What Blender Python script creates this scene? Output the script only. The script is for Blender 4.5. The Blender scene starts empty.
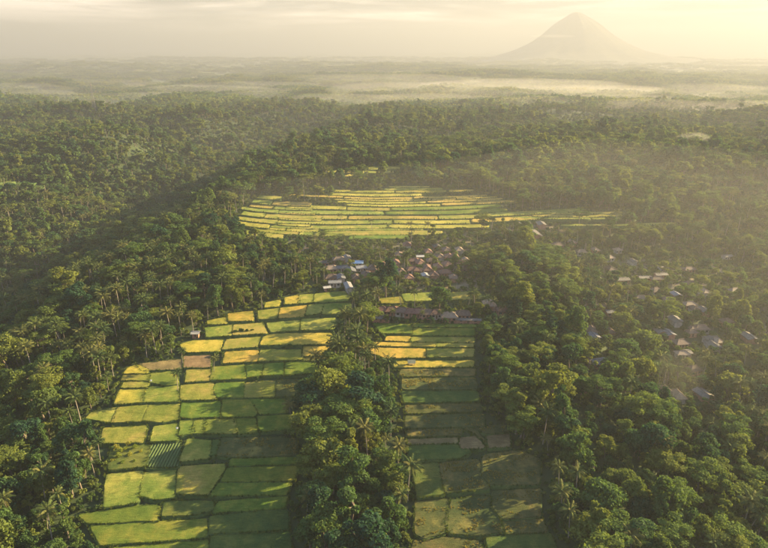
import bpy, math, random
import numpy as np
from mathutils import Vector, Matrix

# ------------------------------------------------------------------ camera, sky, sun, exposure
scene = bpy.context.scene
col = scene.collection
R = math.radians
CAM = np.array([0.0, 0.0, 150.0]); PITCH = 20.7; FPX = 603.0      # focal length in photo pixels (768 wide)
cam = bpy.data.cameras.new("camera"); cam_o = bpy.data.objects.new("camera", cam); col.objects.link(cam_o)
cam.sensor_width = 36.0; cam.lens = 36.0 * FPX / 768.0
cam.clip_start = 1.0; cam.clip_end = 60000.0
cam_o.location = CAM; cam_o.rotation_euler = (R(90 - PITCH), 0, 0)
scene.camera = cam_o

SUN_EL, SUN_AZ = 18.6, 65.0            # degrees above the horizon, clockwise from the view direction
SUN_STRENGTH, SKY_STRENGTH, EXPOSURE = 5.0, 0.075, 3.1
HAZE_DENSITY, HAZE_G = 2.2e-4, 0.22

world = bpy.data.worlds.new("World"); scene.world = world; world.use_nodes = True
wn, wl = world.node_tree.nodes, world.node_tree.links
wn.clear()
def N(nt, typ, **kw):
    n = nt.nodes.new(typ)
    for k, v in kw.items(): setattr(n, k, v)
    return n
def ramp(nt, fac, stops):
    r = N(nt, 'ShaderNodeValToRGB'); nt.links.new(fac, r.inputs[0])
    while len(r.color_ramp.elements) < len(stops): r.color_ramp.elements.new(0.5)
    for e, (p, c) in zip(r.color_ramp.elements, stops): e.position = p; e.color = (*c, 1)
    return r.outputs[0]
w_out = N(world.node_tree, 'ShaderNodeOutputWorld'); w_bg = N(world.node_tree, 'ShaderNodeBackground')
w_sky = N(world.node_tree, 'ShaderNodeTexSky', sky_type='NISHITA')
w_sky.sun_disc = False; w_sky.sun_elevation = R(SUN_EL); w_sky.sun_rotation = R(SUN_AZ)
w_sky.altitude = 150; w_sky.air_density = 1.0; w_sky.dust_density = 0.3; w_sky.ozone_density = 2.0
# thin high cloud: streaky noise over the whole sky dome
w_tc = N(world.node_tree, 'ShaderNodeTexCoord'); w_sep = N(world.node_tree, 'ShaderNodeSeparateXYZ')
wl.new(w_tc.outputs['Generated'], w_sep.inputs[0])
w_add = N(world.node_tree, 'ShaderNodeMath', operation='MAXIMUM'); w_add.inputs[1].default_value = 0.0
wl.new(w_sep.outputs['Z'], w_add.inputs[0])
w_add2 = N(world.node_tree, 'ShaderNodeMath', operation='ADD'); w_add2.inputs[1].default_value = 0.06
wl.new(w_add.outputs[0], w_add2.inputs[0])
w_dx = N(world.node_tree, 'ShaderNodeMath', operation='DIVIDE'); w_dy = N(world.node_tree, 'ShaderNodeMath', operation='DIVIDE')
wl.new(w_sep.outputs['X'], w_dx.inputs[0]); wl.new(w_add2.outputs[0], w_dx.inputs[1])
wl.new(w_sep.outputs['Y'], w_dy.inputs[0]); wl.new(w_add2.outputs[0], w_dy.inputs[1])
w_cmb = N(world.node_tree, 'ShaderNodeCombineXYZ')
wl.new(w_dx.outputs[0], w_cmb.inputs[0]); wl.new(w_dy.outputs[0], w_cmb.inputs[1])
w_map = N(world.node_tree, 'ShaderNodeMapping'); w_map.inputs['Scale'].default_value = (0.22, 0.9, 1); w_map.inputs['Rotation'].default_value = (0, 0, 0.10)
w_map.inputs['Location'].default_value = (3.1, 1.7, 0)
wl.new(w_cmb.outputs[0], w_map.inputs[0])
w_noi = N(world.node_tree, 'ShaderNodeTexNoise'); w_noi.inputs['Scale'].default_value = 1.0; w_noi.inputs['Detail'].default_value = 6; w_noi.inputs['Roughness'].default_value = 0.55
wl.new(w_map.outputs[0], w_noi.inputs['Vector'])
w_rmp = N(world.node_tree, 'ShaderNodeMapRange'); w_rmp.inputs[1].default_value = 0.40; w_rmp.inputs[2].default_value = 0.68
wl.new(w_noi.outputs[0], w_rmp.inputs[0])
w_mix = N(world.node_tree, 'ShaderNodeMix', data_type='RGBA')
w_mix.inputs[7].default_value = (1.25, 1.12, 0.95, 1)
w_m2 = N(world.node_tree, 'ShaderNodeMapping'); w_m2.inputs['Scale'].default_value = (2.2, 2.2, 26.0); w_m2.inputs['Rotation'].default_value = (0.02, 0.0, 0); w_m2.inputs['Location'].default_value = (0.7, 0.2, 0.3)
wl.new(w_tc.outputs['Generated'], w_m2.inputs[0])
w_n2 = N(world.node_tree, 'ShaderNodeTexNoise'); w_n2.inputs['Scale'].default_value = 1.6; w_n2.inputs['Detail'].default_value = 7; w_n2.inputs['Roughness'].default_value = 0.6; w_n2.inputs['Distortion'].default_value = 0.35
wl.new(w_m2.outputs[0], w_n2.inputs['Vector'])
w_cr = ramp(world.node_tree, w_n2.outputs[0], [(0.40, (0.7, 0.64, 0.58)), (0.49, (2.2, 1.85, 1.48)), (0.60, (5.2, 4.3, 3.4))])
wl.new(w_cr, w_mix.inputs[7])
w_fac = N(world.node_tree, 'ShaderNodeMath', operation='MULTIPLY'); w_fac.inputs[1].default_value = 0.97
w_hor = N(world.node_tree, 'ShaderNodeMapRange'); w_hor.inputs[1].default_value = 0.10; w_hor.inputs[2].default_value = 0.40; w_hor.inputs[3].default_value = 0.93; w_hor.inputs[4].default_value = 0.0
wl.new(w_add.outputs[0], w_hor.inputs[0])
w_rm2 = N(world.node_tree, 'ShaderNodeMath', operation='MULTIPLY'); w_rm2.inputs[1].default_value = 0.35; wl.new(w_rmp.outputs[0], w_rm2.inputs[0])
w_sum = N(world.node_tree, 'ShaderNodeMath', operation='ADD'); w_sum.use_clamp = True; wl.new(w_rm2.outputs[0], w_sum.inputs[0]); wl.new(w_hor.outputs[0], w_sum.inputs[1])
wl.new(w_sum.outputs[0], w_fac.inputs[0])
wl.new(w_fac.outputs[0], w_mix.inputs[0]); wl.new(w_sky.outputs[0], w_mix.inputs[6])
wl.new(w_mix.outputs[2], w_bg.inputs[0]); w_bg.inputs[1].default_value = SKY_STRENGTH
wl.new(w_bg.outputs[0], w_out.inputs[0])

sun = bpy.data.lights.new("sun", 'SUN'); sun.energy = SUN_STRENGTH; sun.angle = R(0.6); sun.color = (1.0, 0.75, 0.37)
sun_o = bpy.data.objects.new("sun", sun); col.objects.link(sun_o)
sdir = Vector((math.sin(R(SUN_AZ)) * math.cos(R(SUN_EL)), math.cos(R(SUN_AZ)) * math.cos(R(SUN_EL)), math.sin(R(SUN_EL))))
sun_o.rotation_euler = sdir.to_track_quat('Z', 'Y').to_euler(); sun_o.location = (600, 300, 600)

vs = scene.view_settings
vs.view_transform = 'Standard'; vs.look = 'None'; vs.gamma = 1.0; vs.use_curve_mapping = False; vs.exposure = EXPOSURE
cy = scene.cycles
cy.max_bounces = 6; cy.diffuse_bounces = 3; cy.glossy_bounces = 1; cy.transmission_bounces = 4; cy.volume_bounces = 2
cy.transparent_max_bounces = 8; cy.use_denoising = True; cy.sample_clamp_indirect = 4.0
cy.volume_step_rate = 1.0; cy.volume_max_steps = 64

rng = np.random.default_rng(11); random.seed(11)

# ------------------------------------------------------------------ small helpers
def smooth(a, b, x):
    t = np.clip((np.asarray(x, float) - a) / (b - a), 0, 1); return t * t * (3 - 2 * t)
def _hash(ix, iy, s):
    h = (ix.astype(np.int64) * 374761393 + iy.astype(np.int64) * 668265263 + s * 1442695041) & 0x7fffffff
    h = ((h ^ (h >> 13)) * 1274126177) & 0x7fffffff
    return ((h ^ (h >> 16)) & 0xffff) / 65535.0
def vnoise(x, y, s=0):
    x = np.asarray(x, float); y = np.asarray(y, float)
    ix, iy = np.floor(x), np.floor(y); fx, fy = x - ix, y - iy
    fx = fx * fx * (3 - 2 * fx); fy = fy * fy * (3 - 2 * fy)
    a = _hash(ix, iy, s); b = _hash(ix + 1, iy, s); c = _hash(ix, iy + 1, s); d = _hash(ix + 1, iy + 1, s)
    return (a * (1 - fx) + b * fx) * (1 - fy) + (c * (1 - fx) + d * fx) * fy - 0.5
def fbm(x, y, s=0, o=4):
    v = 0; a = 1.0
    for k in range(o):
        v = v + a * vnoise(x, y, s + k * 7); x = x * 2.03 + 5.1; y = y * 2.03 + 1.7; a *= 0.5
    return v

def mesh_np(name, V, F):
    """F: int array (n,3) or (n,4), or list of arrays of those"""
    Fs = F if isinstance(F, list) else [F]
    Fs = [np.asarray(f, np.int32) for f in Fs if len(f)]
    me = bpy.data.meshes.new(name)
    V = np.asarray(V, np.float32); me.vertices.add(len(V)); me.vertices.foreach_set('co', V.ravel())
    nl = sum(f.size for f in Fs); npoly = sum(len(f) for f in Fs)
    me.loops.add(nl); me.loops.foreach_set('vertex_index', np.concatenate([f.ravel() for f in Fs]))
    me.polygons.add(npoly)
    tot = np.concatenate([np.full(len(f), f.shape[1], np.int32) for f in Fs])
    me.polygons.foreach_set('loop_start', np.concatenate([[0], np.cumsum(tot)[:-1]]).astype(np.int32))
    me.update(calc_edges=True); me.validate()
    return me
def link(name, me, parent=None, mat=None):
    o = bpy.data.objects.new(name, me); col.objects.link(o)
    if mat is not None and me is not None and not me.materials: me.materials.append(mat)
    if parent is not None: o.parent = parent
    return o
def empty(name, loc=(0, 0, 0), rz=0, s=1.0):
    o = bpy.data.objects.new(name, None); col.objects.link(o); o.location = loc; o.rotation_euler = (0, 0, rz); o.scale = (s, s, s)
    o.empty_display_size = 0.5
    return o
def tag(o, label=None, cat=None, group=None, kind=None):
    if label: o['label'] = label
    if cat: o['category'] = cat
    if group: o['group'] = group
    if kind: o['kind'] = kind
    return o
class MB:
    """collects boxes, tubes and faces into one mesh"""
    def __init__(s): s.v = []; s.f = []
    def box(s, x0, x1, y0, y1, z0, z1):
        b = len(s.v); s.v += [(x0,y0,z0),(x1,y0,z0),(x1,y1,z0),(x0,y1,z0),(x0,y0,z1),(x1,y0,z1),(x1,y1,z1),(x0,y1,z1)]
        s.f += [tuple(b + i for i in q) for q in ((0,3,2,1),(4,5,6,7),(0,1,5,4),(1,2,6,5),(2,3,7,6),(3,0,4,7))]
    def tube(s, pts, rad, n=7):
        b = len(s.v); m = len(pts)
        for i, p in enumerate(pts):
            p = Vector(p); d = (Vector(pts[min(i+1, m-1)]) - Vector(pts[max(i-1, 0)])).normalized()
            a = d.orthogonal().normalized(); c = d.cross(a)
            for k in range(n):
                t = 2 * math.pi * k / n; s.v.append(tuple(p + (a * math.cos(t) + c * math.sin(t)) * rad[i]))
        for i in range(m - 1):
            for k in range(n):
                k2 = (k + 1) % n
                s.f.append((b+i*n+k, b+i*n+k2, b+(i+1)*n+k2, b+(i+1)*n+k))
        s.f.append(tuple(b + (m-1)*n + k for k in range(n)))
    def face(s, *pts):
        b = len(s.v); s.v += [tuple(p) for p in pts]; s.f.append(tuple(range(b, b + len(pts))))
    def build(s, name, mat, parent=None):
        me = bpy.data.meshes.new(name); me.from_pydata(s.v, [], s.f); me.update()
        return link(name, me, parent, mat)

# ------------------------------------------------------------------ materials
def new_mat(name):
    m = bpy.data.materials.new(name); m.use_nodes = True; m.node_tree.nodes.clear(); return m
def noise(nt, scale, detail=4, coord='Object', rough=0.55, mapscale=None, rot=None):
    tc = N(nt, 'ShaderNodeTexCoord'); v = tc.outputs[coord] if coord != 'World' else N(nt, 'ShaderNodeNewGeometry').outputs['Position']
    if mapscale or rot:
        mp = N(nt, 'ShaderNodeMapping'); nt.links.new(v, mp.inputs[0]); v = mp.outputs[0]
        if mapscale: mp.inputs['Scale'].default_value = mapscale
        if rot: mp.inputs['Rotation'].default_value = rot
    n = N(nt, 'ShaderNodeTexNoise'); n.inputs['Scale'].default_value = scale; n.inputs['Detail'].default_value = detail; n.inputs['Roughness'].default_value = rough
    nt.links.new(v, n.inputs['Vector']); return n.outputs[0]
def mixc(nt, f, a, b, blend='MIX'):
    m = N(nt, 'ShaderNodeMix', data_type='RGBA', blend_type=blend)
    for i, x in ((0, f), (6, a), (7, b)):
        if isinstance(x, (int, float)): m.inputs[i].default_value = x
        elif isinstance(x, tuple): m.inputs[i].default_value = (*x, 1)
        else: nt.links.new(x, m.inputs[i])
    return m.outputs[2]
def surf(m, color, rough=0.85, bump=None, bump_d=0.1, bump_s=0.6, spec=0.2):
    nt = m.node_tree; o = N(nt, 'ShaderNodeOutputMaterial'); p = N(nt, 'ShaderNodeBsdfPrincipled')
    if isinstance(color, tuple): p.inputs['Base Color'].default_value = (*color, 1)
    else: nt.links.new(color, p.inputs['Base Color'])
    p.inputs['Roughness'].default_value = rough; p.inputs['Specular IOR Level'].default_value = spec
    if bump is not None:
        b = N(nt, 'ShaderNodeBump'); b.inputs['Strength'].default_value = bump_s; b.inputs['Distance'].default_value = bump_d
        nt.links.new(bump, b.inputs['Height']); nt.links.new(b.outputs[0], p.inputs['Normal'])
    nt.links.new(p.outputs[0], o.inputs[0]); return m
def leaf_mat(name, dark, mid, light, trans=0.35, nscale=0.35):
    m = new_mat(name); nt = m.node_tree
    oi = N(nt, 'ShaderNodeObjectInfo')
    c1 = ramp(nt, oi.outputs['Random'], [(0.05, dark), (0.45, mid), (0.95, light)])
    nz = noise(nt, nscale, 3)
    hs = N(nt, 'ShaderNodeHueSaturation'); nt.links.new(c1, hs.inputs['Color'])
    mr = N(nt, 'ShaderNodeMapRange'); mr.inputs[1].default_value = 0.3; mr.inputs[2].default_value = 0.7; mr.inputs[3].default_value = 0.65; mr.inputs[4].default_value = 1.4
    nt.links.new(nz, mr.inputs[0]); nt.links.new(mr.outputs[0], hs.inputs['Value'])
    d = N(nt, 'ShaderNodeBsdfDiffuse'); t = N(nt, 'ShaderNodeBsdfTranslucent'); g = N(nt, 'ShaderNodeBsdfGlossy'); g.inputs['Roughness'].default_value = 0.7
    g.inputs['Color'].default_value = (0.6, 0.6, 0.5, 1)
    nt.links.new(hs.outputs[0], d.inputs[0])
    tcol = mixc(nt, 1.0, hs.outputs[0], (1.25, 1.2, 0.6), 'MULTIPLY'); nt.links.new(tcol, t.inputs[0])
    mx = N(nt, 'ShaderNodeMixShader'); mx.inputs[0].default_value = trans
    nt.links.new(d.outputs[0], mx.inputs[1]); nt.links.new(t.outputs[0], mx.inputs[2])
    mg = N(nt, 'ShaderNodeMixShader'); mg.inputs[0].default_value = 0.012
    nt.links.new(mx.outputs[0], mg.inputs[1]); nt.links.new(g.outputs[0], mg.inputs[2])
    o = N(nt, 'ShaderNodeOutputMaterial'); nt.links.new(mg.outputs[0], o.inputs[0])
    return m

M = {}
M['leaf'] = leaf_mat('broad_leaf', (0.018, 0.050, 0.027), (0.046, 0.088, 0.024), (0.102, 0.122, 0.024), 0.42)
M['leaf_feather'] = leaf_mat('feathery_leaf', (0.048, 0.09, 0.022), (0.07, 0.11, 0.022), (0.105, 0.128, 0.024), 0.42)
M['frond'] = leaf_mat('palm_frond', (0.036, 0.062, 0.020), (0.062, 0.084, 0.024), (0.105, 0.105, 0.032), 0.35, 0.6)
M['shrub'] = leaf_mat('shrub_leaf', (0.030, 0.060, 0.016), (0.055, 0.090, 0.020), (0.10, 0.125, 0.025), 0.35, 0.6)
M['straw_weed'] = leaf_mat('straw_weed', (0.11, 0.125, 0.03), (0.18, 0.165, 0.045), (0.26, 0.215, 0.07), 0.4, 0.3)
M['weed'] = leaf_mat('weed_leaf', (0.10, 0.15, 0.02), (0.15, 0.19, 0.025), (0.20, 0.20, 0.03), 0.4, 0.8)
m = new_mat('bark'); M['bark'] = surf(m, ramp(m.node_tree, noise(m.node_tree, 1.2, 5), [(0.3, (0.07, 0.055, 0.04)), (0.7, (0.17, 0.14, 0.11))]), 0.9)
m = new_mat('palm_bark'); M['palm_bark'] = surf(m, ramp(m.node_tree, noise(m.node_tree, 2.0, 4, mapscale=(1, 1, 4)), [(0.3, (0.13, 0.11, 0.09)), (0.7, (0.27, 0.24, 0.20))]), 0.9)

def rice_mat(name, a, b, c, streak=0.25):
    """a crop: broad patches of ripening, lodged swathes, fine planting lines and tufts"""
    m = new_mat(name); nt = m.node_tree
    oi = N(nt, 'ShaderNodeObjectInfo')
    n0 = noise(nt, 0.045, 3, 'World', 0.5); n1 = noise(nt, 0.22, 6, 'World', 0.65, (1, 0.7, 1), (0, 0, 0.4)); n2 = noise(nt, 0.8, 6, 'World', 0.75, (0.35, 1.9, 1), (0, 0, 0.55)); n3 = noise(nt, 4.0, 4, 'World', 0.75)
    av = N(nt, 'ShaderNodeMath', operation='ADD'); nt.links.new(n0, av.inputs[0]); nt.links.new(n1, av.inputs[1])
    hf = N(nt, 'ShaderNodeMath', operation='MULTIPLY'); hf.inputs[1].default_value = 0.5; nt.links.new(av.outputs[0], hf.inputs[0])
    base = ramp(nt, hf.outputs[0], [(0.40, a), (0.50, b), (0.59, c)])
    sm = N(nt, 'ShaderNodeMath', operation='ADD'); nt.links.new(n2, sm.inputs[0]); nt.links.new(n3, sm.inputs[1])
    v = N(nt, 'ShaderNodeMapRange'); v.inputs[1].default_value = 0.65; v.inputs[2].default_value = 1.35; v.inputs[3].default_value = 0.55; v.inputs[4].default_value = 1.45
    nt.links.new(sm.outputs[0], v.inputs[0])
    hs = N(nt, 'ShaderNodeHueSaturation'); nt.links.new(base, hs.inputs['Color']); nt.links.new(v.outputs[0], hs.inputs['Value'])
    mr = N(nt, 'ShaderNodeMapRange'); mr.inputs[3].default_value = 0.48; mr.inputs[4].default_value = 0.52
    nt.links.new(oi.outputs['Random'], mr.inputs[0]); nt.links.new(mr.outputs[0], hs.inputs['Hue'])
    b_ = N(nt, 'ShaderNodeBump'); b_.inputs['Strength'].default_value = 1.0; b_.inputs['Distance'].default_value = 0.45; nt.links.new(sm.outputs[0], b_.inputs['Height'])
    d = N(nt, 'ShaderNodeBsdfDiffuse'); t = N(nt, 'ShaderNodeBsdfTranslucent'); mx = N(nt, 'ShaderNodeMixShader'); mx.inputs[0].default_value = 0.15
    for s in (d, t): nt.links.new(hs.outputs[0], s.inputs[0]); nt.links.new(b_.outputs[0], s.inputs['Normal'])
    nt.links.new(d.outputs[0], mx.inputs[1]); nt.links.new(t.outputs[0], mx.inputs[2])
    o = N(nt, 'ShaderNodeOutputMaterial'); nt.links.new(mx.outputs[0], o.inputs[0]); return m
M['rice_gold'] = rice_mat('ripe_rice', (0.15, 0.165, 0.034), (0.265, 0.23, 0.046), (0.37, 0.285, 0.06))
M['rice_olive'] = rice_mat('ripening_rice', (0.11, 0.145, 0.03), (0.175, 0.19, 0.042), (0.26, 0.235, 0.06))
M['rice_pale'] = rice_mat('pale_ripe_rice', (0.16, 0.16, 0.035), (0.25, 0.22, 0.05), (0.33, 0.27, 0.07))
M['rice_green'] = rice_mat('green_rice', (0.065, 0.11, 0.022), (0.10, 0.14, 0.027), (0.165, 0.175, 0.035))
M['rice_deep'] = rice_mat('deep_green_rice', (0.045, 0.08, 0.026), (0.068, 0.10, 0.028), (0.11, 0.13, 0.035))
M['rice_fallow'] = rice_mat('weedy_fallow', (0.050, 0.066, 0.026), (0.080, 0.088, 0.034), (0.165, 0.14, 0.05))
M['stubble'] = rice_mat('harvested_stubble', (0.115, 0.095, 0.05), (0.16, 0.125, 0.065), (0.22, 0.17, 0.085))
M['mulch'] = rice_mat('dark_soil', (0.032, 0.045, 0.016), (0.042, 0.06, 0.02), (0.055, 0.075, 0.024))
m = new_mat('grassy_bank'); nt = m.node_tree
M['bank'] = surf(m, ramp(nt, noise(nt, 0.8, 5, 'World'), [(0.3, (0.030, 0.055, 0.016)), (0.6, (0.055, 0.085, 0.022)), (0.8, (0.09, 0.10, 0.03))]), 0.95, noise(nt, 3.0, 4, 'World'), 0.3, 0.8)
# ground: forest floor, grass, bare village yards (the attribute says where the earth is trodden bare)
m = new_mat('ground'); nt = m.node_tree
n_big = noise(nt, 0.004, 6, 'World', 0.6); n_sm = noise(nt, 0.07, 5, 'World', 0.6)
c_f = ramp(nt, n_sm, [(0.3, (0.018, 0.032, 0.013)), (0.6, (0.032, 0.048, 0.016)), (0.8, (0.05, 0.06, 0.022))])
c_p = ramp(nt, n_big, [(0.35, (0.035, 0.055, 0.022)), (0.5, (0.065, 0.085, 0.03)), (0.60, (0.14, 0.14, 0.05)), (0.7, (0.06, 0.085, 0.03))])
at_p = N(nt, 'ShaderNodeAttribute', attribute_name='plain'); at_y = N(nt, 'ShaderNodeAttribute', attribute_name='yard')
c_y = ramp(nt, noise(nt, 0.25, 5, 'World'), [(0.3, (0.09, 0.08, 0.045)), (0.55, (0.16, 0.125, 0.08)), (0.75, (0.22, 0.17, 0.12))])
c1 = mixc(nt, at_p.outputs['Fac'], c_f, c_p)
ym = N(nt, 'ShaderNodeMath', operation='MULTIPLY'); ym.use_clamp = True
yr = N(nt, 'ShaderNodeMapRange'); yr.inputs[1].default_value = 0.35; yr.inputs[2].default_value = 0.6; nt.links.new(noise(nt, 0.09, 4, 'World'), yr.inputs[0])
nt.links.new(at_y.outputs['Fac'], ym.inputs[0]); nt.links.new(yr.outputs[0], ym.inputs[1])
M['ground'] = surf(m, mixc(nt, ym.outputs[0], c1, c_y), 0.95, n_sm, 0.5, 0.6)
m = new_mat('mountain_slope'); nt = m.node_tree
M['mountain'] = surf(m, ramp(nt, noise(nt, 0.012, 6, 'World'), [(0.3, (0.045, 0.06, 0.04)), (0.7, (0.10, 0.10, 0.075))]), 0.95)
def roof_mat(name, a, b, course=4.0, rough=0.8, metal=False):
    m = new_mat(name); nt = m.node_tree
    oi = N(nt, 'ShaderNodeObjectInfo')
    tc = N(nt, 'ShaderNodeTexCoord'); w = N(nt, 'ShaderNodeTexWave', wave_type='BANDS', bands_direction='Z' if not metal else 'X'); w.inputs['Scale'].default_value = course; w.inputs['Distortion'].default_value = 0.4
    nt.links.new(tc.outputs['Object'], w.inputs[0])
    c = ramp(nt, noise(nt, 0.9, 5, 'World'), [(0.3, a), (0.7, b)])
    hs = N(nt, 'ShaderNodeHueSaturation'); nt.links.new(c, hs.inputs['Color'])
    mr = N(nt, 'ShaderNodeMapRange'); mr.inputs[3].default_value = 0.7; mr.inputs[4].default_value = 1.3; nt.links.new(oi.outputs['Random'], mr.inputs[0]); nt.links.new(mr.outputs[0], hs.inputs['Value'])
    return surf(m, hs.outputs[0], rough, w.outputs[0], 0.05, 0.7, 0.3)
M['roof_red'] = roof_mat('red_tile', (0.078, 0.040, 0.030), (0.135, 0.070, 0.050))
M['roof_brown'] = roof_mat('brown_tile', (0.068, 0.045, 0.034), (0.115, 0.078, 0.058))
M['roof_tan'] = roof_mat('tan_tile', (0.12, 0.09, 0.062), (0.18, 0.135, 0.098))
M['roof_grey'] = roof_mat('grey_sheet', (0.062, 0.058, 0.052), (0.105, 0.098, 0.09), 3, 0.85, True)
M['roof_dark'] = roof_mat('dark_sheet', (0.07, 0.075, 0.085), (0.12, 0.125, 0.135), 3, 0.85, True)
M['roof_white'] = roof_mat('pale_sheet', (0.16, 0.158, 0.15), (0.23, 0.225, 0.215), 3, 0.8, True)
M['roof_blue'] = roof_mat('light_blue_sheet', (0.19, 0.28, 0.37), (0.27, 0.36, 0.45), 3, 0.8, True)
M['roof_thatch'] = roof_mat('thatch', (0.16, 0.12, 0.075), (0.26, 0.20, 0.13), 8, 0.95)
m = new_mat('plaster'); M['plaster'] = surf(m, ramp(m.node_tree, noise(m.node_tree, 0.6, 5, 'World'), [(0.3, (0.22, 0.20, 0.17)), (0.7, (0.36, 0.33, 0.29))]), 0.9)
m = new_mat('brick_wall'); M['brick'] = surf(m, ramp(m.node_tree, noise(m.node_tree, 0.8, 5, 'World'), [(0.3, (0.22, 0.11, 0.07)), (0.7, (0.34, 0.19, 0.13))]), 0.9)
m = new_mat('dark_glass'); M['glass'] = surf(m, (0.03, 0.035, 0.04), 0.15, spec=0.5)
m = new_mat('door_wood'); M['wood'] = surf(m, ramp(m.node_tree, noise(m.node_tree, 3, 4), [(0.3, (0.07, 0.045, 0.03)), (0.7, (0.15, 0.10, 0.065))]), 0.8)
m = new_mat('white_cloth'); M['cloth'] = surf(m, (0.75, 0.74, 0.70), 0.9)
m = new_mat('galvanised_steel'); M['steel'] = surf(m, ramp(m.node_tree, noise(m.node_tree, 2, 3), [(0.3, (0.08, 0.08, 0.085)), (0.7, (0.14, 0.14, 0.14))]), 0.5, spec=0.5)
m = new_mat('bamboo_pole'); M['bamboo'] = surf(m, ramp(m.node_tree, noise(m.node_tree, 3, 4), [(0.3, (0.18, 0.14, 0.08)), (0.7, (0.3, 0.25, 0.15))]), 0.7)
def volume_mat(name, density, color, g):
    m = new_mat(name); nt = m.node_tree; o = N(nt, 'ShaderNodeOutputMaterial'); p = N(nt, 'ShaderNodeVolumePrincipled')
    p.inputs['Color'].default_value = (*color, 1); p.inputs['Density'].default_value = density; p.inputs['Anisotropy'].default_value = g
    nt.links.new(p.outputs[0], o.inputs['Volume']); return m

# ------------------------------------------------------------------ the lie of the land
def ridge(y):
    return np.interp(y, [-3000, 0, 145, 340, 470, 690, 900, 1210, 1400, 1770, 4000, 50000],
                        [-30, -9, 0, 11, 12, 29, 25, 13, 5, -16, -42, -60])
def terrain(x, y):
    x = np.asarray(x, float); y = np.asarray(y, float)
    z = ridge(y)
    xg = np.interp(y, [-500, 150, 300, 490, 830, 1100, 1500], [-345, -340, -325, -300, -237, -190, -150])
    d = np.abs(x - xg) + 18 * vnoise(x / 60, y / 60, 3)
    z = z - 47 * (1 - smooth(15, 160, d)) * (1 - smooth(1050, 1450, y))
    z = z - 13 * smooth(75, 150, x) * (1 - smooth(400, 540, x)) * (1 - smooth(400, 520, y))
    xr = np.interp(y, [145, 340, 450, 560, 700], [60, 60, 120, 240, 240])
    out = np.maximum.reduce([-140 - x, x - xr, y - 720, 100 - y])
    m_ = smooth(0, 70, out)
    z = z + m_ * (16 + 12 * smooth(700, 1000, y) + 16 * smooth(-140, -330, x)) * fbm(x / 190, y / 170, 21, 3)
    far = smooth(1500, 2200, np.hypot(x, y))
    z = z + far * (70 * fbm(x / 1300, y / 520, 31, 4) + 10)
    return z
def ray(u, v):
    dx, dy = (u - 384.0) / FPX, (v - 274.0) / FPX
    p = R(PITCH)
    return np.array([dx, math.cos(p) - dy * math.sin(p), -math.sin(p) - dy * math.cos(p)])
def hit(u, v, fn):
    d = ray(u, v); t0 = 60.0; t = t0
    while t < 30000:
        q = CAM + d * t
        if q[2] < float(fn(q[0], q[1])): break
        t0 = t; t *= 1.02
    for _ in range(30):
        tm = (t0 + t) / 2; q = CAM + d * tm
        if q[2] < float(fn(q[0], q[1])): t = tm
        else: t0 = tm
    return CAM + d * t
fridge = lambda x, y: ridge(y)
def pg(u, v): return hit(u, v, fridge)
def tg(u, v): return hit(u, v, terrain)
def project(P):
    P = np.atleast_2d(P) - CAM; p = R(PITCH)
    f = P[:, 1] * math.cos(p) - P[:, 2] * math.sin(p); up = P[:, 1] * math.sin(p) + P[:, 2] * math.cos(p)
    f = np.maximum(f, 1e-3)
    return 384 + FPX * P[:, 0] / f, 274 - FPX * up / f, f

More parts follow.
